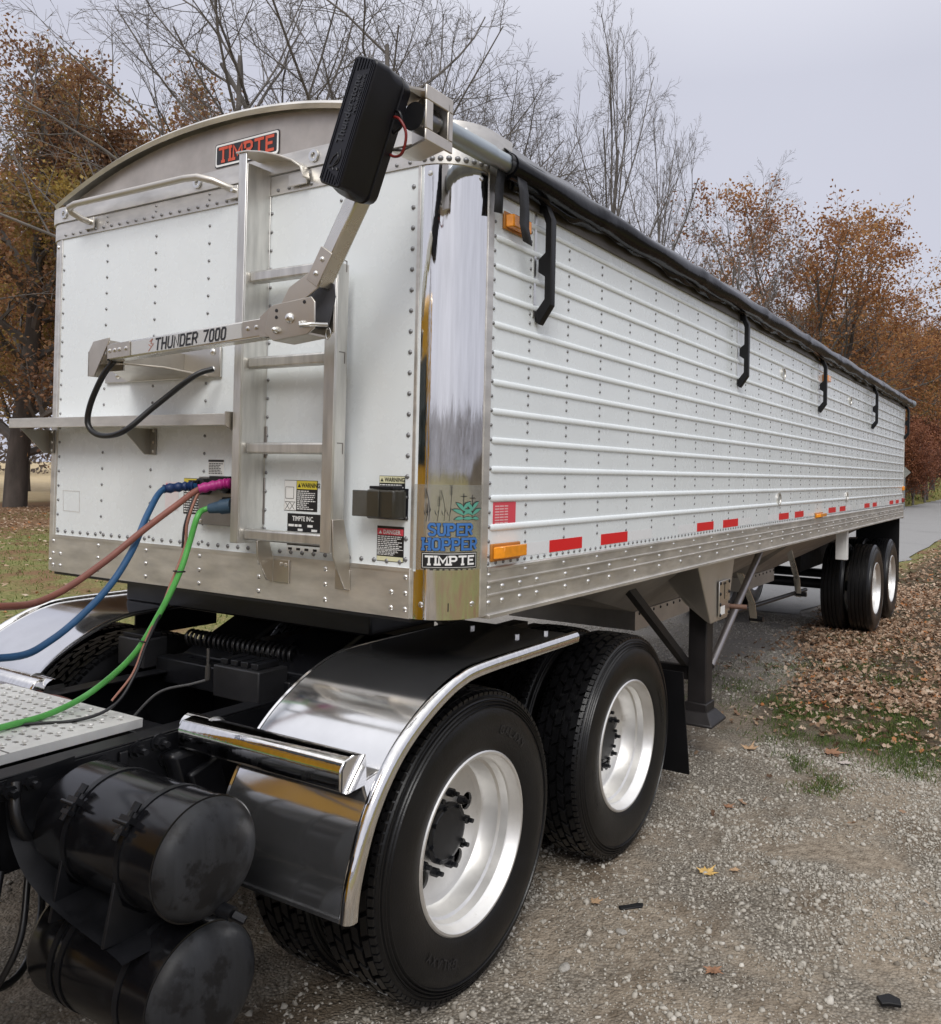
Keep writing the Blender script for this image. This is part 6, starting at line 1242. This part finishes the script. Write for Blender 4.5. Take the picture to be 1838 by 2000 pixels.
for i,(P,r) in enumerate([([(0.43,-1.0,0.72),(0.47,-1.06,0.55),(0.40,-1.15,0.36),(0.2,-1.35,0.30)],0.012),([(0.43,-0.92,0.70),(0.5,-0.99,0.5),(0.42,-1.1,0.33),(0.25,-1.4,0.27)],0.010),([(0.40,-1.2,0.45),(0.3,-0.9,0.30),(0.1,-0.7,0.35),(-0.1,-0.6,0.5)],0.012),([(0.435,-0.97,0.97),(0.47,-0.985,0.90),(0.48,-0.97,0.84),(0.47,-0.93,0.78)],0.016)]):
    obj('air_line', MB().tube(crom(P),r,8), WIREK, tk, smooth=60)
# fifth wheel area: boxes, coil hose, plates
obj('fifth_wheel_plate', MB().prism([(-0.45,0.55,1.18),(0.45,0.55,1.18),(0.48,1.3,1.22),(0.25,1.55,1.2),(-0.25,1.55,1.2),(-0.48,1.3,1.22)],(0,0,0.07)), BLACK, tk, bevel=0.01)
for k in (-1,1): obj('fifth_wheel_ramp', MB().prism([(k*0.40,0.20,1.02),(k*0.12,0.20,1.02),(k*0.12,0.56,1.18),(k*0.42,0.56,1.18)],(0,0,0.03)), BLACK, tk, bevel=0.006)
obj('slide_rail', MB().box(-0.43,-0.33,0.1,1.9,0.995,1.04).box(0.33,0.43,0.1,1.9,0.995,1.04), BLACK, tk)
obj('front_stop', MB().box(-0.43,0.43,0.08,0.15,0.94,1.05), BLACK, tk, bevel=0.006)
vb = obj('valve_box', MB().box(0.13,0.40,-0.05,0.10,0.98,1.11), M('worn_black',(0.018,0.018,0.020),0.45,var=.5), tk, bevel=0.006)
for k in range(4): obj('valve_fin', MB().box(0.15+0.06*k,0.19+0.06*k,-0.03,0.08,1.111,1.135), BLACK, vb, bevel=0.003)
vb2 = obj('valve_box', MB().box(-0.62,-0.43,0.02,0.14,1.0,1.13), M('worn_black2',(0.020,0.020,0.022),0.45,var=.5), tk, bevel=0.006)
obj('valve_fin', MB().box(-0.60,-0.45,0.03,0.12,1.131,1.15), BLACK, vb2, bevel=0.003)
co = [(-0.46+0.72*t+0.0*math.cos(2*PI*22*t),0.28+0.035*math.cos(2*PI*22*t),1.10+0.035*math.sin(2*PI*22*t)) for t in np.linspace(0,1,360)]
obj('coil_hose', MB().tube(co,0.0075,6), WIREK, tk, smooth=60)
obj('grease_fitting', MB().tube([(0.06,-0.02,1.03),(0.06,-0.02,1.09)],0.011,8).tube([(0.06,-0.02,1.09),(0.06,-0.02,1.16)],0.006,8), M('dull_brass',(0.16,0.15,0.14),0.5,0.8), tk)
obj('air_line', MB().tube(crom([(0.06,-0.02,1.03),(0.0,-0.05,1.01),(-0.12,-0.12,0.97),(-0.2,-0.2,0.85)]),0.006,7), M('grey_line',(0.10,0.10,0.10),0.5), tk, smooth=60)
obj('air_line', MB().tube(crom([(-0.55,-0.44,0.96),(-0.3,-0.42,0.985),(0.0,-0.40,0.94),(0.2,-0.30,0.90)]),0.012,8), M('rusty_line',(0.16,0.06,0.045),0.6), tk, smooth=60)
obj('drive_axle', MB().cyl((-0.95,0.236,0.55),(0.95,0.236,0.55),0.075,14), BLACK, tk); obj('drive_axle', MB().cyl((-0.95,1.565,0.55),(0.95,1.565,0.55),0.075,14), BLACK, tk)
for y in (0.236,1.565): obj('differential', MB().lathe([(-0.2,0.05),(-0.17,0.15),(-0.05,0.21),(0.08,0.20),(0.18,0.12),(0.2,0.05)],(0,y,0.55),'y',20,False), BLACK, tk, smooth=60)
for sx in (1,-1):
    for y in (-0.05,0.55,1.3,1.85): obj('air_spring', MB().lathe([(0.60,0.10),(0.63,0.125),(0.72,0.13),(0.80,0.125),(0.83,0.10)],(sx*0.50,y,0),'z',20,False), BLACK, tk, smooth=60)
    obj('equalizer_beam', MB().bar((sx*0.50,-0.15,0.56),(sx*0.50,1.95,0.56),0.07,0.10), BLACK, tk)
obj('drive_shaft', MB().cyl((0,-4.4,0.75),(0,0.05,0.58),0.055,14), BLACK, tk)
CY = 1.53
# cab: seen only in the reflections
def cabpart(name, P, wd, m_, **k): return obj(name, MB().prism([(-wd/2,y+CY,z) for y,z in P],(wd,0,0)), m_, tk, **k)
cb_ = cabpart('cab_body', [(-3.5,0.95),(-3.5,2.90),(-3.65,3.0),(-4.75,2.95),(-5.15,2.05),(-5.3,2.0),(-5.3,0.95)], 2.2, YELL, bevel=0.05)
cabpart('hood', [(-5.31,0.9),(-5.31,2.0),(-6.9,1.75),(-7.1,1.6),(-7.1,0.8),(-5.5,0.8)], 1.7, YELL, bevel=0.06)
obj('rear_window', MB().box(-0.75,0.75,-3.497+CY,-3.485+CY,1.95,2.6), GLASSD, cb_)
for sx in (1,-1):
    obj('side_window', MB().prism([(sx*1.101,-3.85+CY,1.95),(sx*1.101,-3.85+CY,2.7),(sx*1.101,-4.7+CY,2.7),(sx*1.101,-5.0+CY,1.98)],(sx*0.008,0,0)), GLASSD, cb_)
    obj('door_handle', MB().box(*sorted((sx*1.102,sx*1.13)),-3.98+CY,-3.86+CY,1.72,1.76), CHROME, cb_)
    obj('fuel_tank', MB().cyl((sx*0.86,-5.0+CY,0.62),(sx*0.86,-3.5+CY,0.62),0.32,24), YELL, tk, smooth=50)
    obj('cab_step', MB().box(*sorted((sx*0.75,sx*1.2)),-4.9+CY,-3.4+CY,0.955,1.0), POLISH, tk)
    obj('exhaust_stack', MB().cyl((sx*0.95,-3.36+CY,1.0),(sx*0.95,-3.36+CY,3.6),0.07,16), CHROME, tk, smooth=50)
    obj('steer_fender', MB().lathe([(-0.18,0.58),(0.18,0.58),(0.18,0.62),(-0.18,0.62)],(sx*1.05,-6.2+CY,0.55),'x',32), YELL, tk)
    put_wheel(W3, tk, sx*1.22, -6.2+CY, RT-0.004, sx, 0, False)
obj('windscreen', MB().prism([(-0.95,-4.80+CY,2.86),(0.95,-4.80+CY,2.86),(0.98,-5.12+CY,2.12),(-0.98,-5.12+CY,2.12)],(0,-0.012,0.004)), GLASSD, cb_)
obj('grille', MB().box(-0.6,0.6,-7.12+CY,-7.10+CY,0.9,1.55), CHROME, tk); obj('bumper', MB().box(-1.2,1.2,-7.35+CY,-7.2+CY,0.35,0.75), CHROME, tk, bevel=0.02)
